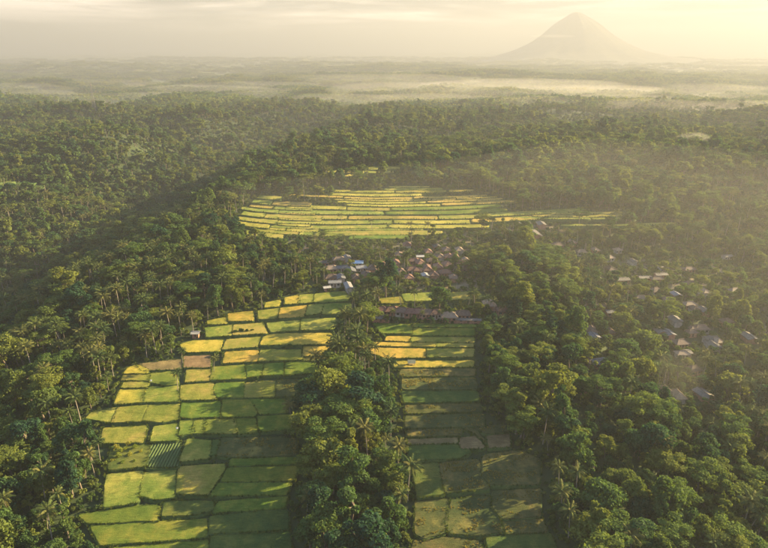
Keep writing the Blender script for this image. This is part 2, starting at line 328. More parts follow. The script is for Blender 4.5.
# ------------------------------------------------------------------ rice plots, read off as outlines on the ground
G, O, E, D, F_, S, K = 'rice_gold', 'rice_olive', 'rice_green', 'rice_deep', 'rice_fallow', 'stubble', 'mulch'
LEFT = [
 (G,266,303,280,300,279,307,265,308),(G,285,298,298,295,299,304,285,305),(O,300,295,313,294,313,303,299,304),(O,315,294,345,291,350,302,314,303),
 (O,258,311,279,308,277,319,259,320),(G,281,308,307,305,304,317,279,319),(O,309,305,324,304,321,314,306,316),(O,325,304,350,302,352,314,322,315),
 (G,228,314,252,311,253,321,229,322),(G,208,321,226,317,227,324,208,325),(O,267,323,301,320,299,331,271,333),(O,302,319,335,318,334,330,301,331),
 (O,205,328,232,325,231,336,207,338),(O,234,325,262,323,267,334,233,336),(G,264,337,275,334,332,333,333,345,260,346),(O,227,340,260,337,257,347,223,350),
 (G,180,345,192,341,222,340,220,352,187,353),(G,226,352,258,350,258,362,223,364),(O,261,350,303,350,302,360,259,362),(G,304,347,333,346,331,356,303,357),(F_,304,358,328,358,322,361.5,303,361),
 (S,184,356,210,355,210,368,185,368),(S,137,364,182,359,182,369,143,371),(E,213,367,245,365,246,379,211,381),(E,246,366,263,364,262,376,248,378),(E,265,364,284,363,283,375,263,376),(E,286,363,324,360,320,373,285,376),
 (O,187,370,210,368,211,381,186,383),(O,151,374,176,371,178,384,164,386,150,382),(G,128,368,138,365,149,371,147,374,124,374),(O,124,375.5,149,375,148,381,122,380.5),(O,124,382.5,149,382,147,388,122,388),
 (O,181,385,213,383,216,400,181,401),(O,148,387,178,386,179,402,143,403),(G,120,390,146,388,142,403,115,405),(E,216,384,244,382,243,398,218,398,214,390),(O,246,383,275,381,274,398,245,398),(F_,276,381,300,379,302,397,277,398),
 (O,92,413,116,408,112,423,86,419),(O,118,408,147,405,142,422,112,423),(O,149,405,179,402,178,420,160,423,143,421),(E,182,402,220,401,219,417,190,419,181,417),(E,223,400,248,399,257,412,254,417,222,418),(E,250,398,284,398,287,413,260,415,258,410),
 (O,103,429,146,426,143,443,101,444),(O,155,427,178,424,177,441,151,442),(O,181,421,194,420,193,434,180,436),(O,195,420,206,420,203,434,193.5,434),(O,207,420,234,419,238,434,204,434),(E,235,418,254,418,257,433,239,435),(E,258,416,296,415,297,430,260,432),
 (D,112,446,150,444,146,467,108,471),(K,152,444,180,442,178,468,147,469),(O,188,439,211,441,209,459,180,462),(D,213,441,219,441,215,456,210,457),(F_,222,438,296,438,298,456,240,458,217,456),
 (O,107,474,142,471,137,504,104,509),(O,144,473,177,469,174,499,152,500,141,497),(O,179,467,224,464,224,470,208,496,177,495),(E,231,460,297,457.5,296,464,230,466),(E,228,469,297,467,294,481,222,482),(E,216,484,290,482,286,495,208,496),
 (E,79,516,134,507,159,506,156,521,86,524),(D,165,502,212,502,214,510,195,515,162,516),(E,219,503,287,497,284,508,214,513),
 (E,90,526,158,523,206,520,206,538,100,546),(D,211,517,287,509,288,530,210,534),(E,108,549,208,541,206,556,112,562),(D,212,537,289,532,291,552,210,555),
 (D,112,566,206,559,206,582,100,590),(D,210,558,291,555,293,582,210,586)]
RIGHT = [
 (E,373,323,412,325,411,334,382,334),(E,413,324,476,325,476,327.5,413,327),(E,413,328.5,474,328.5,474,336,412,336),(G,387,337,410,337,409,342,386,341),(O,411,337.5,474,338,473,343,411,342),
 (G,373,343,436,343,436,347,372,346),(O,437,344,473,344,473,347.5,437,347),(G,371,348,425,349,425,358,386,359,371,353),(O,427,349,474,349,473,357,427,358),(G,394,362,474,361,473,367,394,368),
 (F_,400,370,475,369,474,376,400,377),(F_,402,378,475,378,476,390,402,390),(D,401,392,477,391,478,402,404,403),(F_,405,406,480,404,481,412,406,414),(F_,406,416,483,414,484,427,405,429),
 (F_,407,431,462,429,461,435.5,408,437),(F_,464,428,474,428,486,444,476,434),(S,408,440,458,438,457,443,409,444),(S,459,438,475,436.5,484,447,480,449,462,449),(S,488,436,508,433,510,447,489,448),(F_,477,429,503,425,508,432,487,434),
 (D,409,447,457,445,470,452,458,459,410,461),(D,412,464,437,463,443,496,418,498),(F_,440,463,478,459,482,480,488,489,446,494),(F_,484,455,520,450,540,460,538,486,490,486,482,475),
 (F_,416,501,448,499,444,534,424,540,416,535),(F_,452,500,489,496,497,516,502,532,480,536,450,534,446,524),(F_,494,492,540,489,540,517,502,520,493,508),(F_,503,522,542,520,546,532,505,534),
 (F_,414,542,445,538,478,542,484,556,410,558),(D,486,538,550,534,556,552,490,556),(D,410,561,484,560,486,584,408,586),(D,490,560,556,556,560,582,490,585)]
VILLAGE_PLOTS = [(O,402,294,443,292,446,301,405,302),(G,380,299,401,297,403,303.5,382,304),(O,448,293,478,291,484,299,449,301)]
def world_poly(p): return np.array([pg(p[i], p[i + 1]) for i in range(1, len(p), 2)])
def grow(P, a):                                            # push an outline outwards by a metres
    n = len(P); q = np.zeros((n, 2))
    ar = 0.5 * np.sum(P[:, 0] * np.roll(P[:, 1], -1) - np.roll(P[:, 0], -1) * P[:, 1]); sg = 1 if ar > 0 else -1
    for i in range(n):
        e1 = P[i] - P[i - 1]; e2 = P[(i + 1) % n] - P[i]
        n1 = sg * np.array([e1[1], -e1[0]]) / (np.linalg.norm(e1) + 1e-9); n2 = sg * np.array([e2[1], -e2[0]]) / (np.linalg.norm(e2) + 1e-9)
        b = n1 + n2; b = b / max(np.linalg.norm(b), 0.3); q[i] = P[i] + b * a / max(np.dot(b, n1), 0.5)
    return q
def rounded(P, it=2, cut=0.035):
    for k in range(it):
        Q = np.roll(P, -1, 0); P = np.stack([P * (1 - cut) + Q * cut, P * cut + Q * (1 - cut)], 1).reshape(-1, 2); cut = 0.25
    return P
def resample(P, n):
    Q = np.vstack([P, P[:1]]); s = np.concatenate([[0], np.cumsum(np.linalg.norm(np.diff(Q, axis=0), axis=1))])
    t = np.linspace(0, s[-1], n, endpoint=False); return np.stack([np.interp(t, s, Q[:, 0]), np.interp(t, s, Q[:, 1])], 1)
all_plots = []; plot_mats = []                                             # outlines, kept so that no tree grows on them
def add_plot(parent, poly, mat, crop=0.38, gap=0.25, lump=0.10, nring=48, z=None, rows=False):
    P = grow(poly[:, :2], 0.55); c = P.mean(0)
    z = float(ridge(c[1])) if z is None else z
    all_plots.append(P); plot_mats.append(mat)
    Q = resample(rounded(P), nring)
    per = np.linalg.norm(Q - np.roll(Q, 1, 0), axis=1).sum()
    Q = Q + np.stack([fbm(Q[:, 0] / 3, Q[:, 1] / 3, 5, 2), fbm(Q[:, 0] / 3, Q[:, 1] / 3, 9, 2)], 1) * 0.5
    seed = rng.uniform(0, 50)
    def lump_z(A): return lump * 2.0 * fbm(A[:, 0] / 2.6 + seed, A[:, 1] / 3.4, 41, 3)
    n = nring; c3 = np.array([c[0], c[1], 0.0])
    V = []; F = []
    V.append(np.c_[Q, np.full(n, z + 0.02)])                                             # foot of the crop
    Qi = c + (Q - c) * (1 - 0.10 / max(per / 6.28, 1)); V.append(np.c_[Qi, np.full(n, z + crop * 0.92)])
    for k in (0.965, 0.82, 0.64, 0.48, 0.32, 0.16):
        A = c + (Q - c) * k; V.append(np.c_[A, z + crop + lump_z(A)])
    A = c[None]; V.append(np.c_[A, z + crop + lump_z(A)])
    for r in range(7):
        i = np.arange(n); j = (i + 1) % n; F.append(np.stack([r * n + i, r * n + j, (r + 1) * n + j, (r + 1) * n + i], 1))
    i = np.arange(n); T = np.stack([7 * n + i, 7 * n + (i + 1) % n, np.full(n, 8 * n)], 1)
    VV = np.concatenate(V) - np.array([c[0], c[1], z])
    me = mesh_np('paddy_plot', VV, F + [T]); me.materials.append(M[mat])
    me.polygons.foreach_set('use_smooth', np.ones(len(me.polygons), bool))
    o = link('paddy_plot', me, parent); o.location = (c[0], c[1], z)
    # the grassy bank round it, with its terrace riser
    B0 = grow(Q, -0.25); B1 = grow(Q, gap); B2 = grow(Q, gap + 0.35)
    hb = 0.16 + 0.1 * fbm(Q[:, 0] / 1.5, Q[:, 1] / 1.5, 77, 2)
    VB = np.concatenate([np.c_[B0, np.full(n, z - 0.05)], np.c_[grow(Q, gap * 0.35), z + hb], np.c_[B1, z + hb * 0.8], np.c_[B2, np.full(n, z - 2.6)]]) - np.array([c[0], c[1], z])
    FB = [np.stack([r * n + i, r * n + (i + 1) % n, (r + 1) * n + (i + 1) % n, (r + 1) * n + i], 1) for r in range(3)]
    mb = mesh_np('bank', VB, FB); mb.materials.append(M['bank']); mb.polygons.foreach_set('use_smooth', np.ones(len(mb.polygons), bool))
    link('bank', mb, o)
    if rows:                                               # raised vegetable beds in lines
        lo, hi = Q.min(0), Q.max(0)
        from_x = np.arange(lo[0] + 0.6, hi[0] - 0.4, 1.15)
        for x in from_x:
            ys = []
            for k in range(n):
                a, b = Q[k], Q[(k + 1) % n]
                if (a[0] - x) * (b[0] - x) < 0: ys.append(a[1] + (b[1] - a[1]) * (x - a[0]) / (b[0] - a[0]))
            if len(ys) < 2: continue
            y0, y1 = min(ys) + 0.7, max(ys) - 0.7
            yy = np.linspace(y0, y1, 14); prof = [(-0.42, 0.0), (-0.28, 0.22), (0.0, 0.32), (0.28, 0.22), (0.42, 0.0)]
            VR = []
            for yv in yy:
                w = 1 + 0.5 * float(vnoise(x * 3, yv * 1.3, 4))
                for (px_, pz_) in prof: VR.append((px_ * w + x - c[0], yv - c[1], pz_ * w + 0.1))
            FR = [(r * 5 + k, r * 5 + k + 1, (r + 1) * 5 + k + 1, (r + 1) * 5 + k) for r in range(13) for k in range(4)]
            link('crop_row', mesh_np('crop_row', VR, np.array(FR)), o, M['row'])
    return o
m = new_mat('crop_row_leaf'); nt = m.node_tree
M['row'] = surf(m, ramp(nt, noise(nt, 2.0, 4, 'World'), [(0.3, (0.032, 0.056, 0.018)), (0.7, (0.055, 0.085, 0.024))]), 0.85, noise(nt, 5, 3, 'World'), 0.2)

def terrace(name, label, plots, **kw):
    t = empty(name); tag(t, label, 'rice terrace', kind='structure')
    for p in plots:
        o = add_plot(t, world_poly(p), p[0], rows=(p[0] == K), **({**kw, 'crop': 0.12} if p[0] in (S, K) else kw))
    return t
terrace('rice_terrace', 'broad stepped rice terrace of small yellow-green plots beside the dark gorge forest', LEFT)
terrace('rice_terrace', 'narrow rice terrace of long weedy strips east of the tree strip', RIGHT)
terrace('rice_terrace', 'small rice plots between the village and its front row of houses', VILLAGE_PLOTS)

def inside(P, x, y):
    x = np.asarray(x); y = np.asarray(y); r = np.zeros(x.shape, bool); j = len(P) - 1
    for i in range(len(P)):
        xi, yi, xj, yj = P[i][0], P[i][1], P[j][0], P[j][1]
        r ^= ((yi > y) != (yj > y)) & (x < (xj - xi) * (y - yi) / (yj - yi + 1e-12) + xi); j = i
    return r
def strip_terrace(name, label, outline, depth, width, mats, skew=0.0, bow=0.0, seed=1, land=None):
    """long narrow plots in rows across the slope, kept inside an outline"""
    rg = np.random.default_rng(seed)
    W = np.array([(tg if land else pg)(u, v)[:2] for u, v in outline]); t = empty(name); tag(t, label, 'rice terrace', kind='structure')
    y = W[:, 1].min() - 20; x0, x1 = W[:, 0].min(), W[:, 0].max()
    while y < W[:, 1].max() + 20:
        d = depth * rg.uniform(0.55, 1.6); x = x0 - rg.uniform(0, width)
        while x < x1:
            w = width * rg.uniform(0.3, 1.6)
            f = lambda xx, yy: yy + skew * (xx - x0) + bow * ((xx - (x0 + x1) / 2) / (x1 - x0) * 2) ** 2 + 9.0 * float(vnoise(xx / 70, yy / 90, seed)) + 2.0 * float(vnoise(xx / 18, yy / 40, seed + 1))
            g = 0.85
            q = [(x + g, f(x, y) + g), (x + w / 2, f(x + w / 2, y) + g), (x + w - g, f(x + w, y) + g), (x + w - g, f(x + w, y + d) - g), (x + w / 2, f(x + w / 2, y + d) - g), (x + g, f(x, y + d) - g)]
            q = np.array(q); cx, cyy = q.mean(0)
            if inside(W, np.array([cx, x + 2, x + w - 2]), np.array([cyy] * 3)).sum() >= 2:
                add_plot(t, q, mats[int(np.clip((float(fbm(np.array(cx / 55), np.array(cyy / 30), seed, 2)) + 0.6 + rg.normal() * 0.12) / 1.2, 0, 0.999) * len(mats))], nring=32, z=float(np.max(terrain(q[:, 0], q[:, 1]))) - 0.2 if land else None)
            x += w
        y += d
    return t
UPPER = [(296,193),(380,186),(430,184),(470,192),(520,208),(560,214),(540,222),(500,221),(470,224),(450,229),(440,236),(400,240),(330,238),(312,237)]
strip_terrace('rice_terrace', 'sunlit golden rice terrace in fine strips above the village', UPPER, 8.2, 70, [E, O, O, 'rice_pale', 'rice_pale', O], 0.05, 9, 3)
SHOULDER = [(238,232),(246,216),(260,203),(266,197),(294,193),(310,237),(270,236)]
strip_terrace('rice_terrace', 'short golden rice plots on the shoulder above the gorge trees', SHOULDER, 10.5, 24, ['rice_pale', O, 'rice_pale', O], -0.22, 3, 4)
EAST = [(545,218),(570,207),(640,204),(655,212),(640,224),(606,226),(592,238),(566,234)]
strip_terrace('rice_terrace', 'small hazy rice terrace among trees past the golden terrace', EAST, 9, 70, [O, O, 'rice_pale'], 0.05, 4, 5)
WEST = [(-6,190),(-6,184),(28,183),(42,185),(38,189),(18,191)]
strip_terrace('rice_terrace', 'shaded green rice plots in the forest at the far edge of the gorge', WEST, 10, 20, [D], 0.0, 2, 6, True)
GLADE = [(300,176),(330,170),(392,166),(396,171),(350,176)]
strip_terrace('rice_terrace', 'narrow pale rice glade in the woods behind the golden terrace', GLADE, 11, 22, [O, 'rice_pale'], 0.0, 2, 8, True)

# raster of the fields, to keep the trees off them
RX0, RY0, RS = -800.0, 90.0, 1.5
rn_x, rn_y = int(1600 / RS), int(1200 / RS)
field_mask = np.zeros((rn_y, rn_x), bool)
gx = RX0 + (np.arange(rn_x) + 0.5) * RS; gy = RY0 + (np.arange(rn_y) + 0.5) * RS
for P in all_plots:
    lo, hi = P.min(0), P.max(0)
    i0, i1 = int((lo[0] - RX0) / RS) - 1, int((hi[0] - RX0) / RS) + 2; j0, j1 = int((lo[1] - RY0) / RS) - 1, int((hi[1] - RY0) / RS) + 2
    i0, j0 = max(i0, 0), max(j0, 0); i1, j1 = min(i1, rn_x), min(j1, rn_y)
    if i1 <= i0 or j1 <= j0: continue
    X, Y = np.meshgrid(gx[i0:i1], gy[j0:j1]); field_mask[j0:j1, i0:i1] |= inside(P, X, Y)
def dilate(A, n):
    for k in range(n):
        B = A.copy(); B[1:] |= A[:-1]; B[:-1] |= A[1:]; B[:, 1:] |= A[:, :-1]; B[:, :-1] |= A[:, 1:]; A = B
    return A
mask_2 = dilate(field_mask, 2); mask_4 = dilate(field_mask, 3)
def in_mask(mk, x, y):
    i = ((np.asarray(x) - RX0) / RS).astype(int); j = ((np.asarray(y) - RY0) / RS).astype(int)
    ok = (i >= 0) & (i < rn_x) & (j >= 0) & (j < rn_y); r = np.zeros(len(i), bool); r[ok] = mk[j[ok], i[ok]]; return r

# ------------------------------------------------------------------ ground sheet
def spaced(lo, hi, step, growth):
    out = [0.0]; s = step
    while out[-1] < hi: out.append(out[-1] + s); s = s if out[-1] < growth else s * 1.06
    neg = [0.0]; s = step
    while neg[-1] > lo: neg.append(neg[-1] - s); s = s if neg[-1] > -growth else s * 1.06
    return np.array(sorted(set(neg[1:] + out)))
xs = spaced(-30000, 30000, 6.0, 380); ys = spaced(-2400, 44000, 6.0, 760)
X, Y = np.meshgrid(xs, ys); Z = terrain(X, Y)
fm = dilate(field_mask, 4); Z = Z - 0.9 * in_mask(fm, X.ravel(), Y.ravel()).reshape(X.shape)
nx_, ny_ = len(xs), len(ys)
i = (np.arange(ny_ - 1)[:, None] * nx_ + np.arange(nx_ - 1)[None]).ravel()
me = mesh_np('ground', np.stack([X, Y, Z], -1).reshape(-1, 3), np.stack([i, i + 1, i + 1 + nx_, i + nx_], 1))
me.polygons.foreach_set('use_smooth', np.ones(len(me.polygons), bool))
YARDS = [(-38, 415, 42, 40), (40, 420, 62, 52), (45, 352, 60, 14), (215, 390, 70, 60), (240, 300, 40, 35), (120, 480, 40, 25)]
yard = np.zeros(X.shape)
for (cx, cyy, rx, ry) in YARDS: yard = np.maximum(yard, 1 - smooth(0.6, 1.1, np.hypot((X - cx) / rx, (Y - cyy) / ry)))
a = me.attributes.new('yard', 'FLOAT', 'POINT'); a.data.foreach_set('value', yard.ravel().astype(np.float32))
a = me.attributes.new('plain', 'FLOAT', 'POINT'); a.data.foreach_set('value', smooth(1500, 2200, np.hypot(X, Y)).ravel().astype(np.float32))
tag(link('ground', me, None, M['ground']), 'rolling green lowland reaching to the hazy horizon', kind='structure')

# ------------------------------------------------------------------ the volcano
def mountain():
    y0 = 8600.0; d = ray(576, 12); t = y0 / d[1]; cx, top = d[0] * t, 150 + d[2] * t
    base = -80.0
    A = np.linspace(0, 2 * math.pi, 97)[:-1]; rr = np.linspace(0, 1, 40)
    prof_r = np.array([0, 75, 130, 460, 670, 920, 1260, 1700, 2350, 3400]) * 0.66; prof_h = np.array([1.0, 0.99, 0.955, 0.74, 0.56, 0.40, 0.25, 0.15, 0.07, 0.0])
    V = []; rad = rr ** 1.35 * 2300
    for r in rad:
        h = np.interp(r, prof_r, prof_h)
        sx = 1.0 + 0.10 * np.cos(A + 0.4)                                             # the right flank runs out longer
        rid = 0.8 * (fbm(np.cos(A) * 4 + 10, np.sin(A) * 4 + 3, 51, 3) + 0.7 * fbm(np.cos(A) * 9 + r / 460, np.sin(A) * 9, 53, 2)) * np.interp(r, [0, 70, 240, 850, 2418], [0, 11, 36, 48, 12])
        knob = 0
        V.append(np.stack([cx + r * sx * np.cos(A), y0 + r * np.sin(A), base + (top - base) * h + rid + knob], 1))
    n = 96; i = np.arange(n); j = (i + 1) % n
    F = [np.stack([k * n + i, k * n + j, (k + 1) * n + j, (k + 1) * n + i], 1) for k in range(len(rad) - 1)]
    me = mesh_np('mountain', np.concatenate(V), F); me.polygons.foreach_set('use_smooth', np.ones(len(me.polygons), bool))
    tag(link('mountain', me, None, M['mountain']), 'pale volcano cone rising through the haze on the horizon', kind='structure')
mountain()

# ------------------------------------------------------------------ houses
HOUSES = []   # (x, y) spots and sight lines kept clear of trees
ROOFWORD = {'roof_red': 'red-tiled', 'roof_brown': 'brown-tiled', 'roof_tan': 'tan-tiled', 'roof_grey': 'grey sheet-roofed', 'roof_dark': 'dark-roofed', 'roof_white': 'white-roofed', 'roof_blue': 'light blue-roofed', 'roof_thatch': 'thatched'}
def house(x, y, z, w, d, rz, roof, wall, hip, hgt, label, group, pitch=0.5):
    h = empty('house', (x, y, z), rz); tag(h, label, 'house', group)
    b = MB(); b.box(-w/2, w/2, -d/2, d/2, -1.5, hgt); 
    gable = 0 if hip else pitch * d / 2
    if gable:
        for s in (-1, 1):
            b.face((s*w/2, -d/2, hgt), (s*w/2, d/2, hgt), (s*w/2, 0, hgt + gable))
    b.build('wall', M[wall], h)
    ov = 0.7; W, Dd = w/2 + ov, d/2 + ov; e = hgt - ov * pitch * 0.6; top = hgt + pitch * d / 2 + 0.12
    rl = (w/2 - d/2 * 0.85) if hip else W
    rl = max(rl, 0.3)
    r = MB(); th = 0.16
    for q in (((-W,-Dd,e),(W,-Dd,e),(rl,0,top),(-rl,0,top)), ((W,Dd,e),(-W,Dd,e),(-rl,0,top),(rl,0,top))):
        r.face(*q); r.face(*[(p[0], p[1], p[2] - th) for p in reversed(q)])
    if hip:
        r.face((W,-Dd,e),(W,Dd,e),(rl,0,top)); r.face((-W,Dd,e),(-W,-Dd,e),(-rl,0,top))
    for p, q in (((-W,-Dd),(W,-Dd)),((W,-Dd),(W,Dd)),((W,Dd),(-W,Dd)),((-W,Dd),(-W,-Dd))):
        if not hip and p[0] == q[0]: continue
        r.face((p[0],p[1],e-th),(q[0],q[1],e-th),(q[0],q[1],e),(p[0],p[1],e))
    ro = r.build('roof', M[roof], h)
    c = MB(); c.tube([(-rl - 0.1, 0, top + 0.03), (rl + 0.1, 0, top + 0.03)], [0.16, 0.16], 6)
    if hip:
        for sx in (-1, 1):
            for sy in (-1, 1): c.tube([(sx*rl, 0, top + 0.02), (sx*W, sy*Dd, e + 0.05)], [0.13, 0.13], 5)
    c.build('ridge_cap', M[roof], ro)
    dm = MB(); dm.box(-0.5, 0.5, -d/2 - 0.06, -d/2 + 0.02, 0, 2.05); dm.build('door', M['wood'], h)
    for sx in (-1, 1):
        if w < 5: break
        wx = sx * w * 0.3
        f = MB(); f.box(wx-0.7, wx+0.7, -d/2-0.05, -d/2+0.02, 0.95, 2.15); fo = f.build('window', M['wood'], h)
        g = MB(); g.box(wx-0.58, wx+0.58, -d/2-0.08, -d/2-0.055, 1.05, 2.05); g.build('pane', M['glass'], fo)
    HOUSES.append((x, y, max(w, d) / 2))
    return h
ORD = ['first', 'second', 'third', 'fourth', 'fifth', 'sixth', 'seventh', 'eighth', 'ninth', 'tenth', 'eleventh', 'twelfth', 'thirteenth', 'fourteenth', 'fifteenth', 'sixteenth', 'seventeenth', 'eighteenth', 'nineteenth', 'twentieth']
def ordinal(k):
    if k < 20: return ORD[k]
    k += 1; return str(k) + ('th' if 10 <= k % 100 <= 20 else {1: 'st', 2: 'nd', 3: 'rd'}.get(k % 10, 'th'))
HL = {
 'in the main hillside village': [('red',407,246,7,6),('grey',436,247,8,5),('white',420,258,5,4),('brown',440,258,6,5),('red',454,258,8,6),('tan',465,262,8,6),('red',413,271,9,6),('red',427,270,11,6),('red',438,268,8,6),('white',425,277,5,4),('red',409,279,6,5),('red',447,266,8,6),
    ('red',449,258,7,6),('red',461,264,8,6),('brown',432,262,8,6),('red',420,264,8,5.5),('brown',457,271,8,6),('red',445,274,8,6),('red',434,276,7,5),('brown',466,270,7,6),('red',428,253,7,5),('red',414,262,7,5),('brown',446,251,7,5),('tan',459,251,7,5),('red',418,271.5,6,5),('brown',453,279,7,5)],
 'in the hamlet by the gorge trees': [('blue',357,264,9,6),('tan',339,261,9,6),('grey',347,259,7,5),('tan',331,270,9,6),('dark',342,269,8,6),('dark',351,272,8,6),('dark',361,269,7,6),('white',348.5,288,11,4),('white',327,288,4,3),('dark',335,284,8,5),('grey',324,264,7,5),('brown',331,279,8,6),('dark',341,279,8,5),('brown',356,279,8,5),('brown',366,276,8,6),('brown',372,270,8,6),('red',380,266,8,6),('brown',388,272,8,6),('red',395,264,8,6),('brown',401,273,7,5),('brown',399,256,7,5),('red',376,281,7,5)],
 'in the front row above the strip field': [('red',381,314,7,5),('red',392,314,7,5),('brown',402,315,7,5),('red',410,316,6.5,5),('red',418,316,6.5,5),('brown',427,317,6.5,5),('red',436,317,6,5),('tan',449,320,8,6),('brown',463,318,7,5),('grey',381,321,9,2.2),('grey',468,322.5,13,2.0)],
 'in the misty valley hamlet': [('tan',595,251,6,5),('tan',608,259,9,5),('tan',581,253,8,5),('tan',617,251,6,5),('grey',620,281,12,6),('grey',644,279,9,5),('grey',660,276,9,5),('tan',689,306,8,5),('grey',703,312,8,5),('brown',689,285,8,5),('grey',712,347,10,6),('grey',632,262,8,5),('brown',655,292,8,6),('brown',668,302,8,6),('tan',640,300,8,5),('grey',675,322,9,6),('brown',700,330,9,6),('grey',748,339,9,6),('brown',610,270,8,6),('tan',628,292,7,5)],
 'among trees near the golden terrace': [('grey',532,234.5,15,10),('grey',541,225,9,6),('grey',524,224,8,5),('tan',489,306,8,6),('brown',557,246,8,6),('tan',571,243,7,5),('red',503,312,7,5)],
 'below the wood smoke': [('grey',703,397,8,5),('thatch',676,398,6.5,5),('thatch',664,393,5,4)],
 'in the small clearing beside the broad terrace': [('white',196,334,3.2,2.6)],
 'at the forest rim beyond the gorge': [('white',4,139,26,14)],
}
rh = np.random.default_rng(5)
rv_ = np.random.default_rng(23)
for k in range(26):
    HL['in the misty valley hamlet'].append((['brown', 'grey', 'brown', 'tan', 'dark'][k % 5], rv_.uniform(588, 735), rv_.uniform(256, 372), rv_.uniform(5.5, 9), rv_.uniform(4, 6)))
for place, lst in HL.items():
    if 'village' in place or 'hamlet' in place: lst = [(c, u, v, w * 0.85, d * 0.85) for (c, u, v, w, d) in lst]
    items = []
    for (c_, u, v, w, d) in lst:
        q = tg(u, v + 2) if place not in ('in the front row above the strip field',) else pg(u, v)
        items.append((q, 'roof_' + c_, w, d))
    cnt = {}
    for (q, roof, w, d) in sorted(items, key=lambda t: t[0][0]):
        cnt.setdefault(roof, []).append((q, w, d))
    for roof, ls in cnt.items():
        for k, (q, w, d) in enumerate(ls):
            lab = f"{ROOFWORD[roof]} house {place}" + ('' if len(ls) == 1 else f", {ordinal(k)} such roof from the gorge")
            if d < 2.5: lab = f"long low grey shed {'beside tall palms' if q[0] > 10 else 'by the tree strip'} at the top of the strip field"
            if roof == 'roof_thatch': lab = f"{'larger' if w > 6 else 'smaller'} thatched house below the wood smoke"
            front = 'front row' in place
            rz = rh.uniform(-0.12, 0.12) if front else rh.choice([0.15, 0.15 + math.pi / 2]) + rh.uniform(-0.15, 0.15)
            wall = 'plaster' if rh.random() < 0.35 and d > 3 else 'brick'
            sc = 2.2 if d < 3 else 1.0
            house(q[0], q[1], q[2] + 0.1, w, d, rz, roof, wall, roof in ('roof_red', 'roof_brown', 'roof_tan', 'roof_thatch'), 2.0 if d < 3 else (3.0 if w < 20 else 7), lab, 'houses ' + place, 0.9 if roof == 'roof_thatch' else (0.62 if roof in ('roof_red', 'roof_brown', 'roof_tan') else 0.3))

# field shelter on the strip field
q = pg(411.5, 365)
s = empty('field_shelter', q); tag(s, 'small straw-roofed farm shelter on four poles in the strip field', 'shelter')
for sx in (-1, 1):
    for sy in (-1, 1):
        b = MB(); b.tube([(sx*1.3, sy*0.9, -0.3), (sx*1.3, sy*0.9, 2.0)], [0.07, 0.06], 6); b.build('post', M['bamboo'], s)
b = MB(); b.box(-1.35, 1.35, -0.95, 0.95, 0.7, 0.8); b.build('floor', M['bamboo'], s)
b = MB()
for sgn in (-1, 1): b.face((-1.9, sgn*1.5, 1.75), (1.9, sgn*1.5, 1.75), (1.9, 0, 2.9), (-1.9, 0, 2.9)); b.face((-1.9, sgn*1.5, 1.6), (1.9, sgn*1.5, 1.6), (1.9, sgn*1.5, 1.75), (-1.9, sgn*1.5, 1.75))
m = new_mat('straw'); M['straw'] = surf(m, ramp(m.node_tree, noise(m.node_tree, 2, 4), [(0.3, (0.32, 0.26, 0.12)), (0.7, (0.48, 0.40, 0.20))]), 0.9)
b.build('roof', M['straw'], s); HOUSES.append((q[0], q[1], 2))
# white marker flags
for (u, v, lab) in ((150.5, 384, 'small white rag flag on a pole among the upper olive plots'), (176.5, 432, 'small white rag flag on a pole above the dark vegetable beds')):
    q = pg(u, v); f = empty('marker_flag', q, 0.4); tag(f, lab, 'flag', 'bird-scaring rag flags in the rice')
    b = MB(); b.tube([(0, 0, -0.2), (0.03, 0, 2.3)], [0.035, 0.025], 6); b.build('pole', M['bamboo'], f)
    V = []; 
    for k in range(6):
        for l in range(4): V.append((0.04 + k * 0.16, 0.08 * math.sin(k * 1.3 + l), 2.25 - l * 0.28 - 0.03 * k))
    link('rag', mesh_np('rag', V, np.array([(k*4+l, k*4+l+1, (k+1)*4+l+1, (k+1)*4+l) for k in range(5) for l in range(3)])), f, M['cloth'])
# lattice radio mast
q = tg(95, 112); H_ = 52.0
s = empty('radio_mast', q); tag(s, 'tall thin lattice radio mast above the far forest rim', 'mast')
cs = lambda z: 2.6 * (1 - z / H_) + 0.45
for sx in (-1, 1):
    for sy in (-1, 1):
        b = MB(); b.tube([(sx*cs(0), sy*cs(0), -1), (sx*cs(H_), sy*cs(H_), H_)], [0.28, 0.18], 5); b.build('leg', M['steel'], s)
b = MB(); zz = np.linspace(0, H_, 17)
for a0, a1 in zip(zz[:-1], zz[1:]):
    for p, r_ in (((-1,-1),(1,-1)), ((1,-1),(1,1)), ((1,1),(-1,1)), ((-1,1),(-1,-1))):
        b.tube([(p[0]*cs(a0), p[1]*cs(a0), a0), (r_[0]*cs(a1), r_[1]*cs(a1), a1)], [0.1, 0.1], 4); b.tube([(p[0]*cs(a1), p[1]*cs(a1), a1), (r_[0]*cs(a1), r_[1]*cs(a1), a1)], [0.1, 0.1], 4)
b.build('bracing', M['steel'], s)
for k in range(3):
    b = MB(); an = k * 2.1; b.box(math.cos(an)*1.0-0.2, math.cos(an)*1.0+0.2, math.sin(an)*1.0-0.2, math.sin(an)*1.0+0.2, H_-4, H_-1); b.build('antenna_panel', M['plaster'], s)
b = MB(); b.tube([(0, 0, H_ - 1), (0, 0, H_ + 7)], [0.15, 0.08], 5); b.build('aerial', M['steel'], s)

